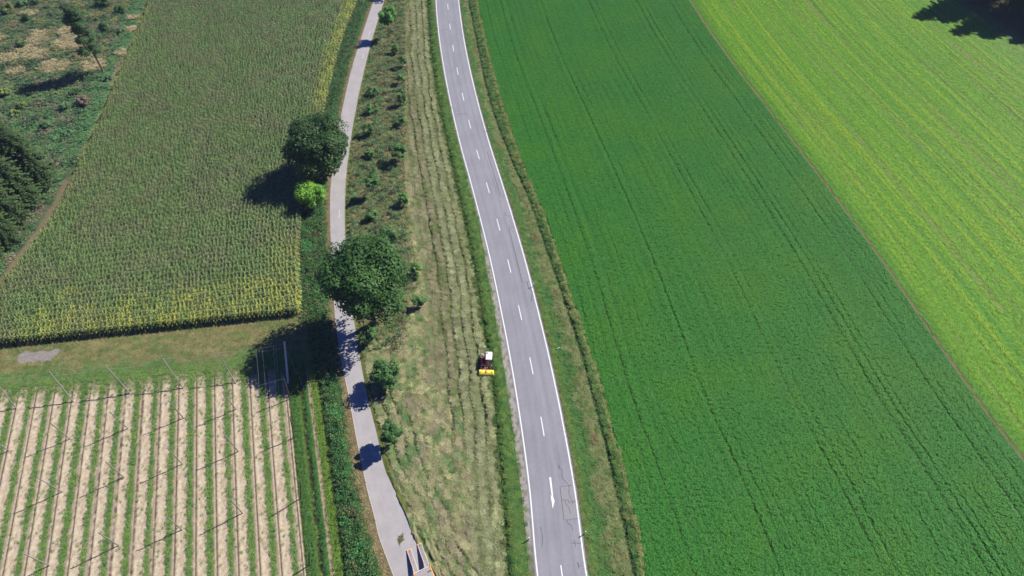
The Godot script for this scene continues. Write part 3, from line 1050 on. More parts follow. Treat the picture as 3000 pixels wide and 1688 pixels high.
	sheet("hop_yard_ground", 420, 150, func(u: float, v: float) -> Vector2:
		var xb := lerpf(-118, -30.7, u)
		var z2 := lerpf(13, hop_top(xb), v)
		return Vector2(xb - 0.31 * (z2 - 46.68), z2), hop_h, hop_col, M.soil, "striped hop yard ground with straw coloured ridges and green strips")


func crops() -> void:
	# maize
	var xf: Array[Transform3D] = []
	var cl := PackedColorArray()
	rng.seed = 21
	var row := 0.3
	while row < 75.0:
		var z := 60.5 + rng.randf() * 0.25
		while z < 217.0 and z < 65.0 + (at(corn_r, z) - row + 94.0) * 0.1335 + 0.72:
			z += 0.05
		while z < 217.0:
			var x := at(corn_r, z) - row + rng.randf_range(-0.1, 0.1)
			var yaw := -atan(at(corn_r, z + 0.5) - at(corn_r, z - 0.5))
			if x > at(corn_l, z) + 0.3:
				var q := K(99, 121, 73).lerp(K(105, 117, 78), sm(-0.3, 0.4, n2(x, z, 0.1)))
				var zb := z - (64.7 + (x + 94.0) * 0.1335)
				var yel := sm(11.0, 0.5, zb + 6.0 * n2(x, z, 0.07) + 4.5 * n2(x, z, 0.25) + rng.randf_range(-1.5, 1.5)) * sm(-98, -84, x)
				yel = maxf(yel, 0.75 * sm(5, 2, absf(zb - 6.0)) * sm(-62, -52, x))
				var er := at(corn_r, z) - x
				yel = maxf(yel, sm(4.2, 1.5, er + 1.5 * n2(x, z, 0.3)) * sm(126, 142, z))
				yel = maxf(yel, 0.3 * sm(2.5, 0.6, x - at(corn_l, z)))
				yel = maxf(yel, 0.5 * sm(9, 3, er) * sm(96, 84, z))
				q = q.lerp(K(144, 152, 74), clampf(yel, 0, 1) * rng.randf_range(0.1, 1.0))
				var k := rng.randf_range(0.84, 1.16) * 1.75
				xf.append(Transform3D(Basis(Vector3.UP, yaw + (PI if rng.randf() < 0.5 else 0.0) + rng.randf_range(-0.06, 0.06)).scaled(Vector3(rng.randf_range(0.9, 1.15), rng.randf_range(0.9, 1.08), 1.0)), V(x, z)))
				cl.append(Color(q.r * k, q.g * k, q.b * k))
			z += rng.randf_range(1.35, 1.55)
		row += 0.76
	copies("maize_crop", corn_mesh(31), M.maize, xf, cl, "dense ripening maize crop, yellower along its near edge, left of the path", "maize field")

	# clover: leaf patches in drill columns, missing in the wheel tracks
	var lp := leaves_patch(34, 0.28, 41, 0.72)
	scatter("clover_crop", lp, M.crop, off(field_l, 0.1), off(field_r, -0.2), 15, 216, 0.44, func(_x: float, _z: float) -> float: return 0.03, func(x: float, z: float):
		var d := x - at(field_r, z) + 0.2
		var col := floori(d / 0.44)
		var dc := (col + 0.5) * 0.44 - 0.2
		var l := 0.0
		for e in LINES:
			if absf(dc - e[0]) < 0.221: l = e[1]
		l = clampf(l + 0.45 * n2(dc, z, 0.04), 0.0, 1.0) if l > 0.0 else 0.0
		if l > 0.85 and rng.randf() < 0.45: return null
		l = maxf(l, 0.4 * sm(0.1, 0.5, n2(float(col) * 3.7, z, 0.02)))
		var q := dark_col(x, z)
		q = q.lerp(K(84, 136, 66), sm(0.3, 0.7, n2(x + 9, z, 0.25)) * 0.35)
		q = q.lerp(K(92, 132, 52), sm(0.2, 0.6, n2(x - 70, z * 0.6, 0.035) + 0.25 * n2(x, z, 0.4)) * 0.12)
		var hs := float(posmod(col * 7919, 97)) / 97.0
		var k := 1.45 * (0.93 + 0.14 * hs) * (1.0 - 0.12 * l)
		return [Color(q.r * k, q.g * k, q.b * k), 0.3 * (1.0 - 0.75 * l) * (0.88 + 0.24 * hs + 0.15 * n2(x, z, 0.3))], "dense dark green clover crop with wheel tracks, right of the road", "clover field", 0.28, true, 0.09)
	# bright field of young grass
	var gp := blades_patch(30, 0.06, 0.6, 43)
	scatter("grass_crop", gp, M.crop, off(field_r, 0.2), off(bright_r, -0.2), 35, 216, 0.5, func(_x: float, _z: float) -> float: return 0.0, func(x: float, z: float):
		if x - at(field_r, z) < 0.75 + 0.45 * n2(x * 0.2, z, 0.35): return null
		if x > 172 or (x > 110 and z < 80): return null
		var s := streak(x, z)
		if s < -0.35 and rng.randf() < 0.25: return null
		var q := bright_col(x, z)
		return [Color(q.r * 1.25, q.g * 1.25, q.b * 1.25), 0.17 + 0.1 * s], "bright yellow green young grass crop in faint drill lines at far right", "grass field", 0.35, false, 0.12)

	# verges
	var tuft := blades_patch(40, 0.055, 0.8, 44)
	var straw := blades_patch(34, 0.045, 1.05, 45)
	var weed := leaves_patch(36, 0.3, 46, 0.35)
	scatter("rough_grass", tuft, M.dry, off(path_r, 0.1), off(gravel_l, -0.1), 16, 216, 0.44, median_h, func(x: float, z: float):
		var v := at(ditch, z) - x
		var e := x - at(path_r, z)
		var hl := at(hay_l, z)
		if z < 30.5 and x < -10.9: return null
		if (x > hl + 0.2 or z < 64) and v > 0.5: return null
		var q := median_col(x, z)
		var h := 0.13
		if v < 0.5 and v > -1.0: h = 0.5 + 0.4 * n2(x, z, 0.5)
		elif x < hl and e > 0.9: h = (0.6 + 0.3 * n2(x, z, 0.3)) * (1.0 if z > 64 else 0.5)
		elif e < 0.9: h = 0.1
		return [Color(q.r * 1.55, q.g * 1.55, q.b * 1.55), h], "rough unmown grass and herbs among the saplings between path and road", "grass")
	scatter("tall_herbs", leaves_patch(40, 0.26, 50, 0.25), M.leaf, off(path_r, 1.3), off(hay_l, -0.6), 64, 216, 0.62, median_h, func(x: float, z: float):
		var m := n2(x + 31, z, 0.22) + 0.5 * n2(x, z + 17, 0.7)
		if m < 0.3: return null
		var q := K(90, 122, 78).lerp(K(112, 122, 84), sm(-0.3, 0.3, n2(x, z, 0.3)))
		q = q.lerp(K(78, 114, 82), sm(0.1, 0.5, n2(x - 12, z, 0.2)))
		return [Color(q.r * 1.5, q.g * 1.5, q.b * 1.5), 0.6 + 0.9 * m], "clumps of tall nettles and herbs between the saplings", "herbs")
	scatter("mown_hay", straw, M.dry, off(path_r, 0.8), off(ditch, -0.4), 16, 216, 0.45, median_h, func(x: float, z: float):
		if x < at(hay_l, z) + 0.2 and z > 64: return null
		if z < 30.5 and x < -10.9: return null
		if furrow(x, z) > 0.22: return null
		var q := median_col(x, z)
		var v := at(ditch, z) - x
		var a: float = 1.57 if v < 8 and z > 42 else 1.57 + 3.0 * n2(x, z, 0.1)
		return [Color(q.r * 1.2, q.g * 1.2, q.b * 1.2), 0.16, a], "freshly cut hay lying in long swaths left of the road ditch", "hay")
	scatter("verge_grass", tuft, M.dry, off(roadc, 3.95), off(field_l, 0.2), 16, 216, 0.42, verge_h, func(x: float, z: float):
		var d := x - at(ditch2, z)
		var q := verge_col(x, z)
		var h := 0.14 + 0.25 * sm(1.5, 4.0, x - at(road_r, z))
		if d > -0.3 and d < 0.3: h = 0.2
		elif d >= 0.3: h = 0.4 + 0.3 * n2(x, z, 0.5)
		return [Color(q.r * 1.5, q.g * 1.5, q.b * 1.5), h], "tall and short grass on the right road verge beside the ditch", "grass")
	# weeds left of the path
	scatter("weed_bank", weed, M.leaf, hedge_l, off(path_l, -0.35), 15, 216, 0.5, func(_x: float, _z: float) -> float: return 0.0, func(x: float, z: float):
		var e := at(path_l, z) - x
		var q := weeds_col(x, z)
		if z < 60 and x < at(hedge_l, z) + 0.55: return null
		var brown := sm(1.7, 0.9, e)
		if z < 58 and e < 1.9 + 0.5 * n2(x, z, 0.4): brown = 1.0
		if brown > 0.6: return [Color(q.r * 1.2, q.g * 1.2, q.b * 1.2), 0.12]
		var h := 0.85 + 0.5 * n2(x, z, 0.3)
		if z < 60: h = 1.0 + 0.6 * n2(x, z, 0.35)
		return [Color(q.r * 1.5, q.g * 1.5, q.b * 1.5), h], "dense dark green nettles and weeds left of the cycle path", "weeds")
	# scrub
	var sl := lut([Vector2(-150, 58), Vector2(-158, 120), Vector2(-185, 217)])
	scatter("scrub_growth", weed, M.leaf, sl, off(corn_l, -1.8), 60, 216, 0.75, func(x: float, z: float) -> float: return 0.3 * n2(x, z, 0.2) - 0.05, func(x: float, z: float):
		var q := scrub_col(x, z)
		var e := at(corn_l, z) - x
		if e < 3.2 and z < 116: return null
		var h := 0.55 + 0.75 * maxf(0.0, n2(x, z, 0.16)) + 0.3 * n2(x, z, 0.7)
		if e < 5: h *= 0.5
		return [Color(q.r * 1.6, q.g * 1.6, q.b * 1.6), maxf(h, 0.12)], "mixed low green and purplish scrub left of the maize", "scrub")
	var xp: Array[Transform3D] = []
	var cp := PackedColorArray()
	rng.seed = 77
	for p in PALE:
		for k in int(p[2] * p[2] * 16):
			var a := rng.randf() * TAU
			var r: float = p[2] * sqrt(rng.randf()) * 1.2
			var s := rng.randf_range(0.5, 0.9)
			xp.append(Transform3D(Basis(Vector3.UP, rng.randf() * TAU).scaled(Vector3(s, rng.randf_range(0.6, 1.1), s)), V(p[0] + cos(a) * r, p[1] + sin(a) * r * 0.8)))
			var q := K(208, 192, 160).lerp(K(160, 152, 110), rng.randf())
			cp.append(Color(q.r * 1.3, q.g * 1.3, q.b * 1.3))
	copies("dry_grass", tuft, M.dry, xp, cp, "pale dry seeding grass clumps in the scrubland at upper left", "grass")
	# headland turf and the green strips of the hop yard
	var hl := lut([Vector2(-128, 0), Vector2(-128, 200)])
	scatter("headland_turf", tuft, M.dry, hl, lut([Vector2(-35.5, 0), Vector2(-35.5, 200)]), 53, 72, 0.55, func(_x: float, _z: float) -> float: return 0.0, func(x: float, z: float):
		if z < hop_top(x) - 0.3 or z > 65.0 + (x + 94.0) * 0.1335 or x > -36.5 or x < -112: return null
		var sp := Vector2((x + 86.2) / 4.2, (z - 62.6 - 0.1 * (x + 86.2)) / 1.5).length() + 0.5 * n2(x, z, 0.45)
		if sp < 0.95: return null
		var q := headland_col(x, z)
		return [Color(q.r * 1.3, q.g * 1.3, q.b * 1.3), 0.12], "short worn turf on the track below the maize field", "grass")
	scatter("straw_mulch", blades_patch(12, 0.045, 0.9, 49), M.dry, lut([Vector2(-112, 0), Vector2(-112, 200)]), off(hedge_l, -6.0), 14, 60, 0.5, hop_h, func(x: float, z: float):
		if z > hop_top(x) - 0.5 or x < -31.0 - 0.31 * (z - 46.68) - 75.0: return null
		var t := hop_phase(x, z)
		if green_row(x, z) > 0.2 or t < 0.1 or t > 0.9 or rng.randf() < 0.5: return null
		var q := K(222, 202, 170).lerp(K(140, 118, 92), rng.randf() * rng.randf())
		return [Color(q.r, q.g, q.b), 0.05], "straw and dry bine scraps scattered over the pale hop ridges", "straw")
	scatter("cover_crop", leaves_patch(20, 0.3, 48, 0.4), M.crop, lut([Vector2(-112, 0), Vector2(-112, 200)]), off(hedge_l, -0.05), 14, 61, 0.34, hop_h, func(x: float, z: float):
		if z > hop_top(x): return null
		var d := hop_top(x) - z
		var g := green_row(x, z)
		if rng.randf() > g * 1.2 - 0.2 + 0.25 * n2(x, z, 0.3) and not (d < 4.0 and rng.randf() < 0.5 - 0.1 * d) and rng.randf() > 0.035: return null
		var q := K(118, 156, 70).lerp(K(96, 140, 70), sm(-0.2, 0.5, n2(x, z, 0.35)))
		var s := hop_s(x, z)
		if s > -5.6 and s < -3.6: q = K(82, 124, 62)
		if s > -2.9 and s < -2.0: q = K(62, 116, 62)
		if s > -1.5: q = K(118, 150, 60)
		return [Color(q.r * 1.35, q.g * 1.35, q.b * 1.35), 0.26 if s < -5.6 else 0.4], "bright green cover crop growing in strips between the hop rows", "cover crop")


func hop_yard() -> void:
	var wood := grained(mat(Color(0.33, 0.3, 0.27), 0.9), M.gravel.albedo_texture, 0.9)
	var brown := grained(mat(Color(0.12, 0.085, 0.06), 0.9), M.gravel.albedo_texture, 0.9)
	var steel := mat(Color(0.42, 0.46, 0.5), 0.45, 0.6, 0.5)
	var outer := [[-84.73, 51.83, -85.9, 54.1], [-75.5, 53.1, -77.2, 55.4], [-66.3, 54.7, -68.4, 56.7], [-57.5, 55.8, -59.2, 58.0], [-48.6, 56.8, -50.3, 59.3]]
	var where := ["leftmost of the five along the track", "second from the left along the track", "third along the track, opposite the yellowest maize", "fourth along the track, left of the big shadow", "nearest the big tree shadow"]
	for k in outer.size():
		var q: Array = outer[k]
		pole(q[0], q[1], q[2], q[3], 6.3, wood, 0.105, "grey hop pole leaning over the headland, " + where[k], "leaning timber poles at the head of the hop yard")
	# the tall pale corner post
	var c := thing("corner_post", "tall pale blue-grey corner post standing in the big tree shadow", "pole", V(-39.4, 56.9))
	var b := MB.new()
	b.tube(PackedVector3Array([Vector3.ZERO, Vector3(0, 3.1, -2.3), Vector3(0, 6.2, -4.6)]), PackedFloat32Array([0.2, 0.18, 0.16]), 10, Color.WHITE)
	obj("shaft", b.mesh(), grained(mat(Color(0.52, 0.52, 0.54), 0.7), M.asphalt.albedo_texture, 1.0), c)
	b = MB.new()
	b.tube(PackedVector3Array([Vector3(0, 6.2, -4.6), Vector3(0, 6.26, -4.645)]), PackedFloat32Array([0.19, 0.15]), 10, Color.WHITE)
	obj("cap", b.mesh(), steel, c)
	b = MB.new()
	b.tube(PackedVector3Array([Vector3(0, 5.4, -4.0), Vector3(3.1, 0.05, 1.2)]), PackedFloat32Array([0.013, 0.013]), 5, Color.WHITE)
	obj("guy_wire", b.mesh(), steel, c)
	var inner := [[-82.17, 44.23], [-73.14, 46.33], [-64.3, 48.2], [-55.6, 50.1], [-47.2, 51.8], [-79.3, 35.3], [-70.44, 37.38], [-61.7, 39.75], [-53.16, 41.96], [-44.67, 44.11], [-67.32, 26.45], [-58.43, 29.26], [-49.75, 31.57], [-41.32, 34.07], [-55.6, 18.7], [-46.9, 21.4], [-38.42, 23.82]]
	var ord := ["first", "second", "third", "fourth", "fifth"]
	for k in inner.size():
		var r: String = "row nearest the headland" if k < 5 else "second row from the headland" if k < 10 else "third row from the headland" if k < 14 else "row below the bottom edge"
		var i: int = k if k < 5 else k - 5 if k < 10 else k - 10 if k < 14 else k - 14
		rng.seed = 300 + k
		pole(inner[k][0], inner[k][1], inner[k][0] + rng.randf_range(-0.35, 0.1), inner[k][1] + rng.randf_range(-0.15, 0.2), 5.9, wood, 0.09, "upright grey hop pole, %s from the left in the %s" % [ord[i], r], "upright timber poles inside the hop yard")
	var side := [[-38.36, 53.74, -38.0, 54.4], [-36.1, 46.5, -35.4, 47.3], [-32.9, 36.4, -31.5, 36.6], [-29.6, 26.5, -28.2, 26.8]]
	var sw := ["just below the pale corner post", "second below the corner post", "halfway down the yard", "lowest, near the trailer"]
	for k in 4:
		pole(side[k][0], side[k][1], side[k][2], side[k][3], 5.9, brown, 0.095, "dark brown pole at the hop yard right edge, " + sw[k], "dark poles along the right side of the hop yard")
	# wires
	var tops := []
	for q in outer: tops.append(Vector3(q[2], 6.25, -q[3]))
	tops.append(Vector3(-39.4, 5.9, -61.3))
	wire(tops, "thin steel trellis wire strung along the leaning pole tops", steel)
	var t2 := []
	for p in tops: t2.append(p + Vector3(0.25, -0.5, 0.35))
	wire(t2, "second trellis wire strung just below the leaning pole tops", steel)
	for r in [[0, 5, 0], [5, 10, 1], [10, 14, 2]]:
		var pts := []
		for k in range(r[0], r[1]): pts.append(Vector3(inner[k][0], 5.85, -inner[k][1]))
		pts.append(Vector3(side[r[2]][2], 5.85, -side[r[2]][3]))
		wire(pts, "cross wire over the tops of the %s pole row of the hop yard" % ["upper", "middle", "lower"][r[2]], steel)
	var b3 := [Vector3(-43.6, 0.1, -53.6), Vector3(-42.6, 0.1, -53.9), Vector3(-40.9, 0.1, -54.1), Vector3(-40.4, 0.1, -54.2)]
	for k in 4:
		var t := Vector3([-44.2, -43.2, -41.3, -40.9][k], 5.7, [-60.4, -60.6, -60.9, -60.9][k])
		wire([t, b3[k]], "training string hanging in the big tree shadow, %s of four" % ["leftmost", "second", "third", "rightmost"][k], steel, "climbing_string", "climbing strings left of the corner post")


func pole(x: float, z: float, tx: float, tz: float, h: float, m: Material, r: float, label: String, group: String) -> void:
	var o := thing("hop_pole", label, "pole", V(x, z), group)
	var b := MB.new()
	var d := Vector3(tx - x, h, -(tz - z))
	b.tube(PackedVector3Array([Vector3(0, -0.2, 0), d * 0.5 + Vector3(0.03, 0, 0), d]), PackedFloat32Array([r, r * 0.92, r * 0.8]), 9, Color.WHITE)
	obj("shaft", b.mesh(), m, o)
	b = MB.new()
	b.tube(PackedVector3Array([d, d * 1.012]), PackedFloat32Array([r * 0.92, r * 0.7]), 9, Color.WHITE)
	obj("cap", b.mesh(), m, o)


func wire(pts: Array, label: String, m: Material, called := "trellis_wire", group := "trellis wires of the hop yard") -> void:
	var b := MB.new()
	var o: Vector3 = pts[0]
	for k in pts.size() - 1:
		var pv := PackedVector3Array()
		var rv := PackedFloat32Array()
		var L: float = pts[k].distance_to(pts[k + 1])
		for j in 5:
			var f := j / 4.0
			pv.append(pts[k].lerp(pts[k + 1], f) - o + Vector3.DOWN * (L * 0.035 * 4.0 * f * (1.0 - f)))
			rv.append(0.013 if called == "trellis_wire" else 0.014)
		b.tube(pv, rv, 4, Color.WHITE)
	var w := obj(called, b.mesh(), m)
	w.position = o
	tag(w, label, "wire", group)


func trees() -> void:
	var dg := K(40, 70, 40, 1.2)
	var mg := K(70, 102, 54, 1.25)
	var bl := K(62, 104, 76, 1.5)
	var lg := K(96, 146, 52, 1.6)
	# the three trees by the path
	broadleaf("large_tree", "large dark round tree standing between maize field and cycle path", "tree", -42.6, 110.6, Vector3(0, 9.4, -0.4), Vector3(8.0, 7.2, 8.0), 26000, 0.5, 64, K(34, 62, 32, 1.2), K(64, 94, 44, 1.25), 101, 0.42)
	broadleaf("large_tree", "broadest tree, its spreading crown hanging over the cycle path", "tree", -25.7, 69.7, Vector3(0.2, 13.2, -0.2), Vector3(9.2, 6.8, 9.1), 32000, 0.48, 80, K(36, 70, 34, 1.2), K(68, 104, 46, 1.25), 102, 0.45)
	broadleaf("young_tree", "bright green tree below the large dark tree at the maize edge", "tree", -43.2, 100.6, Vector3(0.1, 4.3, -0.2), Vector3(4.2, 3.6, 4.0), 6500, 0.38, 26, K(66, 122, 42, 1.4), K(118, 160, 50, 1.4), 103, 0.18)
	broadleaf("young_tree", "slender bright green tree on a bare stem at the top of the path", "tree", -35.7, 172.5, Vector3(0.1, 6.9, 0), Vector3(3.1, 3.3, 3.0), 3200, 0.4, 18, K(70, 120, 56, 1.5), K(92, 142, 60, 1.5), 104, 0.1)
	broadleaf("young_tree", "tree just past the top edge casting shade on the far path", "tree", -34.8, 200.0, Vector3(0, 7.2, 0), Vector3(3.6, 3.5, 3.4), 3000, 0.42, 18, dg, mg, 105, 0.12)
	broadleaf("young_tree", "bushy blue green young tree right of the path, above the smallest path tree", "tree", -21.7, 56.9, Vector3(0, 3.3, 0), Vector3(3.3, 2.9, 3.2), 3600, 0.42, 22, K(52, 84, 42, 1.4), K(70, 106, 54, 1.4), 106, 0.1)
	broadleaf("young_tree", "small dark tree throwing its shadow across the lower cycle path", "tree", -19.3, 45.6, Vector3(0, 4.2, 0), Vector3(2.3, 2.1, 2.2), 2400, 0.42, 16, K(48, 80, 42, 1.4), K(66, 102, 52, 1.4), 107, 0.08)
	# saplings in the grass strip
	var sap := [[-26.4, 116.4, 2.7, 2.2, 1.9, 1700, 0, "rounded blue green sapling with a leafy crown, largest of the strip"], [-30.6, 104.6, 3.2, 1.75, 2.0, 1500, 1, "pear shaped sapling on a thin stem casting shadow onto the path edge"], [-23.5, 101.9, 1.9, 1.3, 1.2, 700, 2, "small bright sapling right of the pear shaped one"], [-25.7, 91.2, 1.8, 2.5, 1.6, 1500, 0, "wide silvery blue green shrub above the broadest tree"], [-19.3, 81.6, 1.7, 1.5, 1.5, 900, 2, "compact green sapling right of the broadest tree"], [-17.9, 74.3, 1.6, 1.4, 1.4, 700, 2, "leaning pale green sapling at the hay edge below another"], [-26.5, 66.0, 1.7, 1.7, 1.5, 1000, 1, "dark low bush in the shade under the broadest tree"], [-30.0, 156.6, 2.0, 1.2, 1.2, 500, 1, "thin sapling with sparse crown in the upper strip"], [-29.4, 148.6, 1.7, 1.3, 1.2, 400, 2, "faint pale sapling between two dark ones in the upper strip"], [-28.0, 138.6, 2.3, 1.3, 1.7, 700, 1, "upright narrow sapling near the yellow track line"], [-35.2, 135.4, 1.5, 1.5, 1.1, 500, 2, "low grassy bush close to the path in the upper strip"], [-34.9, 126.6, 1.9, 1.5, 1.4, 700, 0, "roundish blue green bush close to the path edge"], [-27.6, 130.5, 1.4, 1.5, 1.1, 600, 1, "dark squat bush halfway up the strip beside the yellow line"], [-36.2, 143.0, 1.4, 1.6, 1.1, 600, 1, "dark bush leaning over the upper path edge"], [-33.4, 118.5, 1.3, 1.5, 1.0, 600, 2, "light green low bush left of the largest sapling"], [-32.8, 163.5, 1.5, 1.3, 1.1, 500, 0, "small bush below the slender bare stemmed tree"], [-31.6, 111.0, 1.2, 1.3, 0.9, 500, 1, "small dark bush above the pear shaped sapling"], [-30.2, 97.5, 1.3, 1.5, 1.0, 600, 2, "pale bush below the pear shaped sapling"]]
	for k in sap.size():
		var s: Array = sap[k]
		var c1: Color = [K(56, 90, 48, 1.4), K(52, 86, 44, 1.5), K(72, 110, 58, 1.4)][s[6]]
		var c2: Color = [K(84, 120, 66, 1.4), K(82, 118, 60, 1.5), K(92, 132, 68, 1.4)][s[6]]
		broadleaf("sapling", s[7], "sapling", s[0], s[1], Vector3(0, s[2] * 1.2, 0), Vector3(s[3], s[4] * 1.1, s[3]) * 1.15, int(s[5] * 1.4), 0.34, 12, c1, c2, 200 + k, 0.05, "saplings planted between path and road")
	# bushes of the scrubland
	var bush := [[-145.6, 182.3, 1.9, 1], [-151.2, 191.0, 2.2, 0], [-148.1, 191.5, 1.6, 1], [-153.7, 187.3, 2.4, 2], [-140.1, 166.9, 1.5, 1], [-110.1, 139.3, 2.0, 3], [-114.5, 137.5, 1.5, 0], [-114.6, 143.6, 1.4, 1], [-132.3, 143.6, 1.9, 2], [-115.6, 130.1, 1.6, 0], [-126.5, 190.7, 2.6, 1], [-119.2, 186.5, 1.8, 1], [-114.5, 175.6, 1.3, 0], [-126.0, 135.0, 1.5, 2], [-109.0, 127.0, 1.3, 0], [-106.8, 115.0, 1.2, 3], [-125.6, 138.4, 1.4, 2], [-108.5, 151.0, 1.2, 0], [-120.5, 176.5, 1.9, 1], [-131, 183, 1.7, 2]]
	var kinds := [[K(66, 98, 64, 1.5), K(88, 122, 82, 1.5), "blue green"], [K(36, 66, 34, 1.5), K(60, 92, 44, 1.5), "dark green"], [K(88, 108, 58, 1.5), K(114, 128, 68, 1.5), "olive"], [K(96, 84, 74, 1.5), K(122, 104, 92, 1.5), "purplish brown"]]
	var spots := ["beside pale grass near the top left", "at the very top left edge", "right of another at the top left edge", "largest in the upper left corner", "in the middle of the pale grass", "between the pine shadow and the maize", "left of the purplish bush", "just under the pine shadow", "at the left edge below the pale grass", "below the purplish bush", "behind the bare pine trunk at the top", "right of the pine crown at the top", "small, by the upper maize edge", "in the left middle of the scrub", "by the maize edge, small", "lowest, near the spruces", "left of the scrub centre", "small, right of the pine foot", "between the two pine trunks", "left of the bare pine trunk"]
	for k in bush.size():
		var s: Array = bush[k]
		var kd: Array = kinds[s[3]]
		var o := thing("bush", "%s bush %s" % [kd[2], spots[k]], "bush", V(s[0], s[1]), "bushes in the scrubland")
		obj("trunk", trunk_mesh(400 + k, s[2] * 0.7, 0.06, Vector3.ONE * s[2], s[2] * 0.6, 4), M.bark, o).name = "stem"
		obj("foliage", crown_mesh(400 + k, Vector3(s[2], s[2] * 0.75, s[2]), int(260 * s[2] * s[2]), 0.36, 10, kd[0], kd[1]), M.leaf, o).position = Vector3(0, s[2] * 0.6, 0)
	# pines
	var far_pine := [[-111.7, 154.6, 18.0, 6.5, 18.2, 501, "crooked pine with clumped dark crown above its bare foot at the maize corner"], [-120.8, 165.6, 30.0, 24.0, 30.5, 502, "tall pine with long bare trunk leaving the top edge of the view"]]
	for q in far_pine:
		rng.seed = q[5]
		var cl := []
		var ph := rng.randf() * TAU
		for k in 18:
			var f := k / 17.0
			var a := ph + k * 2.4
			var r: float = rng.randf_range(0.8, 2.7) * (1.0 - 0.55 * f * f)
			cl.append([Vector3(cos(a) * r, lerpf(q[3], q[4], f), sin(a) * r), rng.randf_range(0.75, 1.2)])
		pine(q[6], q[0], q[1], q[2], cl, q[5] + 20)
	# spruces at the left edge
	var sp := [[-105.8, 101.6, 14.0, 3.9], [-106.0, 108.5, 15.5, 4.0], [-106.2, 96.2, 14.5, 4.0], [-110.8, 103.0, 16.0, 4.3], [-105.4, 90.8, 11.5, 3.6], [-109.5, 92.5, 15.0, 4.2], [-110.5, 112.0, 15.5, 4.2], [-111.5, 97.8, 16.5, 4.4], [-115.0, 106.5, 16.0, 4.2], [-106.0, 85.5, 10.0, 3.4], [-110.5, 86.5, 13.0, 3.8], [-105.6, 80.5, 8.0, 2.9]]
	var w := ["nearest the bend of the brown maize track", "at the upper end of the clump beside the maize", "just below the one at the track bend", "in the middle of the clump", "low, beside the lower brown track", "left of the low one by the track", "farthest up, above the clump", "tallest of the clump, near its centre left", "at the back by the left frame edge", "small, near the lower end by the track", "below at the left frame edge", "shortest, lowest of the clump"]
	spruces(sp, w, "dark spruce %s", "spruces at the left edge", 600)
	# spruces of the wood beyond the top right corner: their shadows reach into the field
	var wood := [[146.6, 197.2, 26.0, 5.4], [152.0, 187.4, 24.0, 5.2], [163.0, 180.3, 20.5, 4.0], [153.5, 199.0, 27.0, 4.8], [160.0, 192.5, 25.0, 4.6], [168.0, 187.0, 24.0, 4.4], [160.0, 203.0, 26.0, 4.6], [170.0, 197.0, 26.0, 4.6], [172.0, 177.0, 22.0, 4.2], [156.5, 184.0, 21.0, 5.0], [149.5, 193.5, 22.0, 5.0]]
	var w2 := ["whose shadow tip reaches furthest into the field", "with the second shadow tip in the field", "with the small shadow tip at the right frame edge", "behind the first shadow", "in the middle of the wood edge", "further right in the wood", "far back at the top", "far right in the back", "right of the last shadow tip", "between the second and the small shadow tip", "between the first and second shadow tips"]
	spruces(wood, w2, "top right woodland spruce %s", "spruces of the wood at the top right", 650)


func spruces(list: Array, w: Array, label: String, group: String, sd: int) -> void:
	var proto: Array[Node3D] = []
	for k in list.size():
		var s: Array = list[k]
		var o: Node3D
		if k < 3:
			o = thing("spruce_tree", label % w[k], "tree", V(s[0], s[1]), group)
			spruce_parts(o, sd + k, 16.0, 3.7, 0.14)
			proto.append(o)
		else:
			o = proto[k % 3].duplicate()
			o.name = numbered("spruce_tree", self)
			add_child(o, true)
			o.position = V(s[0], s[1])
			tag(o, label % w[k], "tree", group)
		rng.seed = sd + 90 + k
		o.rotation.y = rng.randf() * TAU
		o.scale = Vector3(s[3] / 3.7, s[2] / 16.0, s[3] / 3.7)


func wheel(parent: Node3D, at_: Vector3, r: float, w: float, rim: Material) -> void:
	var b := MB.new()
	var prof := [[-0.5, 0.55], [-0.5, 0.86], [-0.36, 0.99], [0.0, 1.0], [0.36, 0.99], [0.5, 0.86], [0.5, 0.55]]
	for k in prof.size() - 1:
		for j in 18:
			var a0 := TAU * j / 18
			var a1 := TAU * (j + 1) / 18
			var f := func(q: Array, a: float) -> Vector3: return Vector3(q[0] * w, cos(a) * q[1] * r, sin(a) * q[1] * r)
			var p0: Vector3 = f.call(prof[k], a0)
			var mid := Vector3((prof[k][0] + prof[k + 1][0]) * 0.3, cos(a0), sin(a0))
			b.face(p0, f.call(prof[k], a1), f.call(prof[k + 1], a1), f.call(prof[k + 1], a0), mid, Color.WHITE)
	for j in 18: # lugs
		var a := TAU * j / 18
		var o := Vector3(0, cos(a), sin(a))
		b.bar(o * r * 0.99 + Vector3(-w * 0.42, 0, 0), o * r * 0.99 + Vector3(w * 0.42, 0, 0), 0.05, 0.05, Color.WHITE, o)
	var t := obj("wheel", b.mesh(), M.rubber, parent)
	t.position = at_
	b = MB.new()
	b.tube(PackedVector3Array([Vector3(-w * 0.46, 0, 0), Vector3(w * 0.46, 0, 0)]), PackedFloat32Array([r * 0.56, r * 0.56]), 16, Color.WHITE)
	obj("rim", b.mesh(), rim, t)


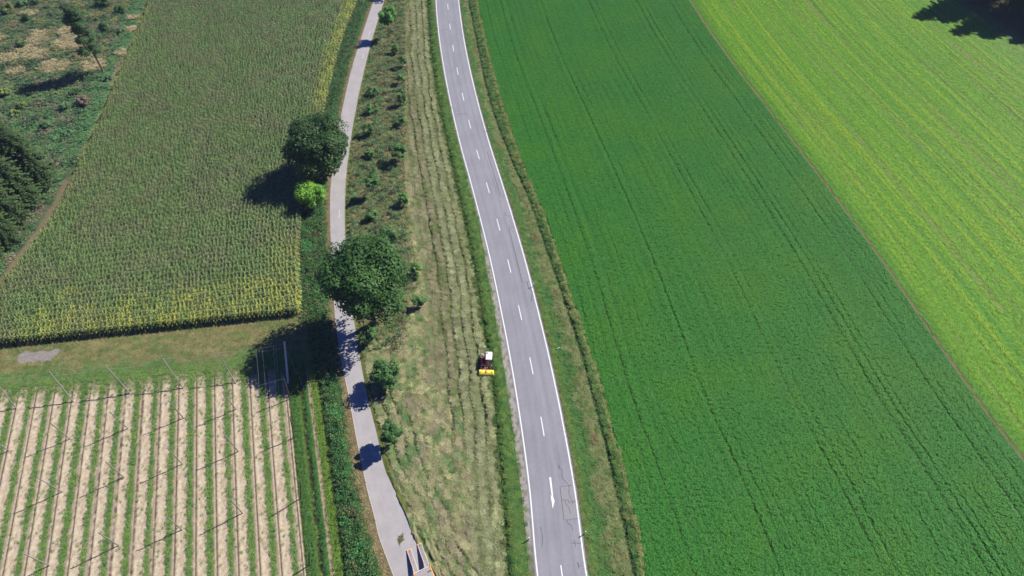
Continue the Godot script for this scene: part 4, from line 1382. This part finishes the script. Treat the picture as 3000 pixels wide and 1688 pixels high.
func tractor() -> void:
	M.rubber = mat(Color(0.045, 0.045, 0.048), 0.9)
	var red := mat(Color(0.8, 0.1, 0.09), 0.4, 0.0, 0.5)
	var dark := mat(Color(0.035, 0.03, 0.035), 0.6)
	var grey := mat(Color(0.4, 0.41, 0.44), 0.5)
	var white := mat(Color(0.82, 0.83, 0.84), 0.4, 0.0, 0.5)
	var yellow := mat(Color(0.86, 0.7, 0.08), 0.45, 0.0, 0.5)
	var glass := StandardMaterial3D.new()
	glass.albedo_color = Color(0.12, 0.25, 0.25, 0.45)
	glass.transparency = BaseMaterial3D.TRANSPARENCY_ALPHA
	glass.roughness = 0.05
	var o := thing("mowing_tractor", "red mowing tractor with white cab roof and yellow front mower", "tractor", V(-4.5, 60.4, 0.02))
	o.rotation.y = -0.03
	# +z of the tractor faces the viewer
	var b := MB.new()
	b.box(Vector3(-0.75, 0.4, -1.9), Vector3(0.75, 0.72, 0.75), Color.WHITE, 0.05)
	obj("chassis", b.mesh(), dark, o)
	b = MB.new()
	b.box(Vector3(-1.02, 0.72, -1.45), Vector3(-0.2, 1.02, 0.2), Color.WHITE, 0.06)
	for k in 5:
		b.box(Vector3(-0.75, 1.02, -1.2 + k * 0.26), Vector3(-0.25, 1.06, -1.1 + k * 0.26), Color.WHITE, 0.01)
	obj("engine_cover", b.mesh(), mat(Color(0.16, 0.02, 0.025), 0.5), o)
	b = MB.new()
	b.box(Vector3(-1.08, 0.68, -1.3), Vector3(-0.86, 1.16, 0.15), Color.WHITE, 0.05)
	obj("side_panel", b.mesh(), red, o)
	b = MB.new()
	b.box(Vector3(-1.08, 0.75, 0.12), Vector3(0.5, 1.12, 0.42), Color.WHITE, 0.06)
	b.face(Vector3(-0.86, 1.13, -0.2), Vector3(-0.86, 1.13, 0.2), Vector3(-0.3, 1.13, 0.2), Vector3(-0.55, 1.13, 0.0), Vector3.UP, Color.WHITE)
	obj("front_panel", b.mesh(), red, o)
	b = MB.new()
	b.box(Vector3(-1.05, 0.7, -1.95), Vector3(-0.62, 1.2, -1.5), Color.WHITE, 0.05)
	b.tube(PackedVector3Array([Vector3(-0.72, 1.2, -1.7), Vector3(-0.72, 1.65, -1.7)]), PackedFloat32Array([0.06, 0.05]), 8, Color.WHITE)
	obj("exhaust_box", b.mesh(), grey, o)
	# cab
	b = MB.new()
	for p in [[-0.16, -1.5, -0.12, -1.45], [0.88, -1.5, 0.84, -1.45], [-0.16, 0.28, -0.12, -0.12], [0.88, 0.28, 0.84, -0.12]]:
		b.bar(Vector3(p[0], 0.7, p[1]), Vector3(p[2], 2.08, p[3]), 0.07, 0.07)
	b.bar(Vector3(-0.16, 1.15, 0.26), Vector3(0.88, 1.15, 0.26), 0.06, 0.06)
	b.box(Vector3(-0.18, 0.7, -1.5), Vector3(0.9, 0.8, 0.26))
	obj("cab_frame", b.mesh(), dark, o)
	b = MB.new()
	b.box(Vector3(-0.2, 2.06, -1.62), Vector3(0.93, 2.2, -0.08), Color.WHITE, 0.06)
	b.box(Vector3(-0.12, 2.19, -1.5), Vector3(0.85, 2.25, -0.2), Color.WHITE, 0.03)
	obj("cab_roof", b.mesh(), white, o)
	b = MB.new()
	b.face(Vector3(-0.12, 0.95, 0.3), Vector3(0.84, 0.95, 0.3), Vector3(0.8, 2.05, -0.1), Vector3(-0.08, 2.05, -0.1), Vector3(0, 0.3, 1), Color.WHITE)
	obj("windscreen", b.mesh(), glass, o)
	for s in [-1.0, 1.0]:
		b = MB.new()
		var x := -0.15 if s < 0 else 0.87
		b.face(Vector3(x, 0.85, -1.45), Vector3(x, 0.85, 0.24), Vector3(x, 2.05, -0.12), Vector3(x, 2.05, -1.42), Vector3(s, 0, 0), Color.WHITE)
		obj("side_window", b.mesh(), glass, o)
	b = MB.new()
	b.tube(PackedVector3Array([Vector3(0.05, 2.25, -1.35), Vector3(0.05, 2.36, -1.35), Vector3(0.05, 2.4, -1.35)]), PackedFloat32Array([0.11, 0.1, 0.05]), 12, Color.WHITE)
	obj("roof_vent", b.mesh(), mat(Color(0.16, 0.17, 0.18), 0.5), o)
	b = MB.new()
	b.tube(PackedVector3Array([Vector3(-0.22, 2.12, -1.6), Vector3(-0.22, 2.12, -1.8), Vector3(0.72, 2.12, -1.82), Vector3(0.92, 2.12, -1.6)]), PackedFloat32Array([0.03, 0.03, 0.03, 0.03]), 6, Color.WHITE)
	obj("rear_rail", b.mesh(), white, o)
	b = MB.new()
	b.box(Vector3(0.12, 0.8, -1.15), Vector3(0.6, 0.98, -0.65), Color.WHITE, 0.06)
	b.box(Vector3(0.12, 0.95, -1.25), Vector3(0.6, 1.5, -1.1), Color.WHITE, 0.05)
	obj("seat", b.mesh(), dark, o)
	b = MB.new()
	for k in 14:
		var a0 := TAU * k / 14
		var a1 := TAU * (k + 1) / 14
		b.bar(Vector3(0.36 + cos(a0) * 0.19, 1.32 + sin(a0) * 0.06, -0.3 + sin(a0) * 0.18), Vector3(0.36 + cos(a1) * 0.19, 1.32 + sin(a1) * 0.06, -0.3 + sin(a1) * 0.18), 0.03, 0.03)
	b.bar(Vector3(0.36, 0.8, -0.05), Vector3(0.36, 1.32, -0.3), 0.05, 0.05)
	obj("steering_wheel", b.mesh(), grey, o)
	for x in [-0.2, 0.94]:
		b = MB.new()
		b.bar(Vector3(x, 1.7, 0.0), Vector3(x + (0.18 if x > 0 else -0.18), 1.72, 0.12), 0.025, 0.025)
		b.box(Vector3(x + (0.13 if x > 0 else -0.3), 1.6, 0.08), Vector3(x + (0.3 if x > 0 else -0.13), 1.85, 0.13))
		obj("mirror", b.mesh(), dark, o)
	for x in [-0.96, 0.7]:
		b = MB.new()
		b.tube(PackedVector3Array([Vector3(x + 0.12, 0.93, 0.4), Vector3(x + 0.12, 0.93, 0.45)]), PackedFloat32Array([0.09, 0.08]), 10, Color.WHITE)
		obj("headlight", b.mesh(), white, o)
	for p in [Vector3(-0.96, 0.4, 0.72), Vector3(0.64, 0.4, 0.72), Vector3(-0.96, 0.4, -1.25), Vector3(0.96, 0.4, -1.25)]:
		wheel(o, p, 0.42, 0.4, mat(Color(0.5, 0.06, 0.05), 0.5))
	# front linkage
	for x in [-0.5, 0.3]:
		b = MB.new()
		b.bar(Vector3(x, 0.5, 0.7), Vector3(x, 0.58, 1.35), 0.09, 0.12)
		obj("lift_arm", b.mesh(), red, o)
	b = MB.new()
	b.bar(Vector3(-0.65, 0.72, 1.18), Vector3(0.45, 0.72, 1.18), 0.12, 0.12)
	b.bar(Vector3(-0.1, 0.72, 1.18), Vector3(-0.1, 0.95, 1.5), 0.1, 0.1)
	obj("coupling_frame", b.mesh(), red, o)
	b = MB.new()
	for x in [-0.35, -0.15, 0.1]:
		b.tube(PackedVector3Array([Vector3(x, 0.75, 0.45), Vector3(x + 0.04, 0.95, 0.75), Vector3(x - 0.05, 0.78, 1.15)]), PackedFloat32Array([0.025, 0.025, 0.025]), 6, Color.WHITE)
	obj("hydraulic_hose", b.mesh(), grey, o)
	# flail mower: a hood swept along x
	var m := MB.new()
	var pr := [Vector2(1.05, 0.35), Vector2(1.15, 0.72), Vector2(1.42, 0.86), Vector2(1.75, 0.82), Vector2(2.0, 0.6), Vector2(2.08, 0.28)]
	for k in pr.size() - 1:
		var a: Vector2 = pr[k]
		var c: Vector2 = pr[k + 1]
		var ca := 0.16 if k == 0 else 0.0
		var cc := 0.12 if k >= 3 else 0.0
		m.face(Vector3(-1.25 + ca, a.y, a.x), Vector3(1.25 - ca, a.y, a.x), Vector3(1.25 - cc, c.y, c.x), Vector3(-1.25 + cc, c.y, c.x), Vector3(0, 0.6, a.x - 1.5), Color.WHITE)
	for s in [-1.0, 1.0]:
		for k in pr.size() - 2:
			m.face(Vector3(s * 1.24, pr[0].y, pr[0].x), Vector3(s * 1.24, pr[k + 1].y, pr[k + 1].x), Vector3(s * 1.24, pr[k + 2].y, pr[k + 2].x), Vector3(s * 1.24, pr[0].y, pr[0].x + 0.01), Vector3(s, 0, 0), Color.WHITE)
		m.box(Vector3(s * 1.28 - 0.04, 0.12, 1.1), Vector3(s * 1.28 + 0.04, 0.6, 2.02), Color.WHITE, 0.02)
	m.box(Vector3(-1.25, 0.2, 2.02), Vector3(1.25, 0.32, 2.1), Color.WHITE, 0.02)
	var mw := obj("flail_mower", m.mesh(), yellow, o)
	b = MB.new()
	b.box(Vector3(-0.12, 0.86, 1.35), Vector3(0.14, 0.97, 1.72), Color.WHITE, 0.03)
	obj("gearbox", b.mesh(), mat(Color(0.75, 0.33, 0.08), 0.5), mw)
	b = MB.new()
	b.box(Vector3(-1.15, 0.86, 1.5), Vector3(-0.85, 0.9, 1.7), Color.WHITE, 0.02)
	obj("warning_plate", b.mesh(), mat(Color(0.7, 0.52, 0.05), 0.5), mw)
	b = MB.new()
	b.box(Vector3(0.85, 0.86, 1.5), Vector3(1.15, 0.9, 1.7), Color.WHITE, 0.02)
	obj("warning_plate", b.mesh(), mat(Color(0.7, 0.52, 0.05), 0.5), mw)
	b = MB.new()
	b.tube(PackedVector3Array([Vector3(-1.2, 0.16, 1.3), Vector3(1.2, 0.16, 1.3)]), PackedFloat32Array([0.1, 0.1]), 10, Color.WHITE)
	obj("roller", b.mesh(), dark, mw)


func trailer() -> void:
	# local +z points from the ramp tips down the trailer (towards the viewer)
	var orange := mat(Color(0.85, 0.36, 0.06), 0.5)
	var plank := grained(mat(Color(0.42, 0.36, 0.36), 0.8), M.gravel.albedo_texture, 0.8)
	var bar_m := mat(Color(0.62, 0.55, 0.53), 0.6)
	var deckm := grained(mat(Color(0.42, 0.38, 0.39), 0.8), M.gravel.albedo_texture, 1.7)
	var dark := mat(Color(0.035, 0.035, 0.04), 0.7)
	var o := thing("low_loader_trailer", "orange low loader trailer with two ramps folded down on the path", "trailer", V(-12.98, 25.75, 0.06))
	o.rotation.y = atan2(1.5, 3.25)
	for s in [-1.0, 1.0]:
		var x0: float = s * 0.84
		var a := Vector3(x0, 0.1, -3.55)
		var e := Vector3(x0, 0.86, -0.05)
		if s > 0: a.z -= 0.12
		var b := MB.new()
		for side in [-1.0, 1.0]:
			b.bar(a + Vector3(side * 0.29, 0, 0), e + Vector3(side * 0.29, 0, 0), 0.07, 0.12)
		var r := obj("ramp", b.mesh(), bar_m, o)
		for k in 5:
			b = MB.new()
			var px := -0.2 + k * 0.1
			b.bar(a + Vector3(px, 0.02, 0.1), e + Vector3(px, 0.02, 0), 0.085, 0.05)
			obj("plank", b.mesh(), plank, r)
		b = MB.new()
		b.bar(a + Vector3(-0.33, 0.0, -0.02), a + Vector3(0.33, 0.0, -0.02), 0.16, 0.14)
		obj("ramp_tip", b.mesh(), orange, r)
		b = MB.new()
		var md := a.lerp(e, 0.36)
		b.bar(md + Vector3(-0.3, 0.045, 0), md + Vector3(0.3, 0.045, 0), 0.07, 0.04)
		obj("hinge", b.mesh(), mat(Color(0.4, 0.28, 0.25), 0.7), r)
		b = MB.new()
		b.bar(md + Vector3(0.2, -0.05, 0.6), Vector3(md.x + 0.2, 0.02, md.z + 0.6), 0.06, 0.06)
		obj("support_leg", b.mesh(), dark, r)
		b = MB.new()
		b.bar(md + Vector3(-0.2, -0.05, 0.6), Vector3(md.x - 0.2, 0.02, md.z + 0.6), 0.06, 0.06)
		obj("support_leg", b.mesh(), dark, r)
	for s in [-1.0, 1.0]:
		var b := MB.new()
		b.box(Vector3(s * 1.23 - 0.06, 0.62, 0.0), Vector3(s * 1.23 + 0.06, 0.92, 6.5), Color.WHITE, 0.02)
		obj("side_beam", b.mesh(), orange, o)
	var b2 := MB.new()
	b2.box(Vector3(-1.17, 0.66, 0.0), Vector3(1.17, 0.8, 0.1), Color.WHITE, 0.02)
	obj("rear_beam", b2.mesh(), bar_m, o)
	for k in 7:
		b2 = MB.new()
		b2.box(Vector3(-1.1 + k * 0.24, 0.66, 0.12), Vector3(-0.87 + k * 0.24, 0.74, 6.45), Color.WHITE, 0.012)
		obj("deck_plank", b2.mesh(), deckm, o)
	b2 = MB.new()
	for z in [0.6, 2.0, 3.4, 4.8, 6.2]:
		b2.box(Vector3(-1.2, 0.5, z), Vector3(1.2, 0.64, z + 0.12))
	b2.box(Vector3(-0.5, 0.4, 0.1), Vector3(-0.4, 0.6, 8.0))
	b2.box(Vector3(0.4, 0.4, 0.1), Vector3(0.5, 0.6, 8.0))
	obj("chassis", b2.mesh(), dark, o)
	for s in [-1.0, 1.0]:
		for z in [2.6, 3.5]:
			wheel(o, Vector3(s * 1.0, 0.36, z), 0.36, 0.24, orange)
	b2 = MB.new()
	b2.bar(Vector3(-0.45, 0.5, 6.5), Vector3(0, 0.5, 8.2), 0.12, 0.12)
	b2.bar(Vector3(0.45, 0.5, 6.5), Vector3(0, 0.5, 8.2), 0.12, 0.12)
	obj("drawbar", b2.mesh(), orange, o)


func small_things() -> void:
	var white := mat(Color(0.8, 0.8, 0.8), 0.5)
	var black := mat(Color(0.02, 0.02, 0.022), 0.6)
	var refl := mat(Color(0.7, 0.35, 0.1), 0.3)
	var spots := [[2.5, 30.1, "left of the road beside the lane arrow, nearest the viewer"], [11.0, 31.0, "right of the road below the repair patch, nearest the viewer"], [-4.0, 78.1, "left of the road above the tractor"], [4.25, 78.9, "right of the road at the end of the long sealed seam"], [-14.1, 127.8, "left of the road in the upper bend"], [-5.7, 128.6, "right of the road in the upper bend"], [-21.9, 176.6, "left of the road, farthest away"], [-14.0, 178.0, "right of the road, farthest away"]]
	for s in spots:
		var o := thing("delineator_post", "white delineator post " + s[2], "marker post", V(s[0], s[1]), "white delineator posts along the road")
		o.rotation.y = 0.2
		var b := MB.new()
		b.prism_box(Vector3(0, 0.36, 0), Basis(), Vector3(0.075, 0.38, 0.055), 0.015, Color.WHITE)
		obj("post_body", b.mesh(), white, o)
		b = MB.new()
		b.prism_box(Vector3(0, 0.85, 0), Basis(), Vector3(0.076, 0.11, 0.056), 0.012, Color.WHITE)
		var band := obj("black_band", b.mesh(), black, o)
		b = MB.new()
		b.box(Vector3(-0.03, 0.78, 0.057), Vector3(0.03, 0.92, 0.064), Color.WHITE, 0.002)
		obj("reflector", b.mesh(), refl, band)
		b = MB.new()
		b.prism_box(Vector3(0, 1.02, 0), Basis(Vector3.RIGHT, 0.0), Vector3(0.085, 0.065, 0.065), 0.02, Color.WHITE)
		obj("post_top", b.mesh(), white, o)
	# torn white film in the right verge
	rng.seed = 901
	var f := MB.new()
	var prev := Vector3(-0.75, 0.3, 0.1)
	for k in 7:
		var nx := Vector3(-0.75 + k * 0.24, 0.3 + rng.randf_range(-0.05, 0.12), sin(k * 1.3) * 0.3)
		if k != 4:
			f.face(prev, prev + Vector3(0.06, 0.06, 0.16), nx + Vector3(0.05, 0.02, 0.14), nx, Vector3.UP, Color.WHITE)
		prev = nx
	var lit := obj("plastic_film", f.mesh(), white)
	lit.position = V(8.7, 64.3, 0.0)
	lit.scale = Vector3(0.75, 1, 0.6)
	tag(lit, "torn strip of white plastic film lying in the right verge grass", "litter")
	# a clump of cut grass fallen on the path
	var g := obj("grass_clump", blades_patch(60, 0.06, 1.2, 902), M.dry)
	var gm := vmat(0.9, 0.1)
	gm.albedo_color = K(98, 104, 60, 1.2).linear_to_srgb()
	g.material_override = gm
	g.position = V(-16.6, 30.2, 0.06)
	g.scale = Vector3(0.5, 0.15, 0.9)
	tag(g, "small clump of cut grass lying on the widened cycle path", "grass clump")
	# stones in the scrub
	for s in [[-153.5, 169.0, 0.5, "pale stone at the left frame edge amid pale grass"], [-131.5, 163.2, 0.3, "small white stone between pale grass clumps below the bare pine"]]:
		var m := crown_mesh(910, Vector3.ONE, 1, 0.1, 1, Color.WHITE, Color.WHITE)
		var b := MB.new()
		var h: float = s[2]
		b.tube(PackedVector3Array([Vector3(0, -0.1, 0), Vector3(0.02, 0.5 * h, 0), Vector3(0.05, 0.9 * h, 0.05), Vector3(0.05, h, 0.05)]), PackedFloat32Array([h * 0.9, h, h * 0.6, 0.05]), 7, Color.WHITE)
		var st := obj("stone", b.mesh(), mat(Color(0.6, 0.58, 0.54), 0.9))
		st.position = V(s[0], s[1], 0.3)
		tag(st, s[3], "stone", "pale stones in the scrubland")
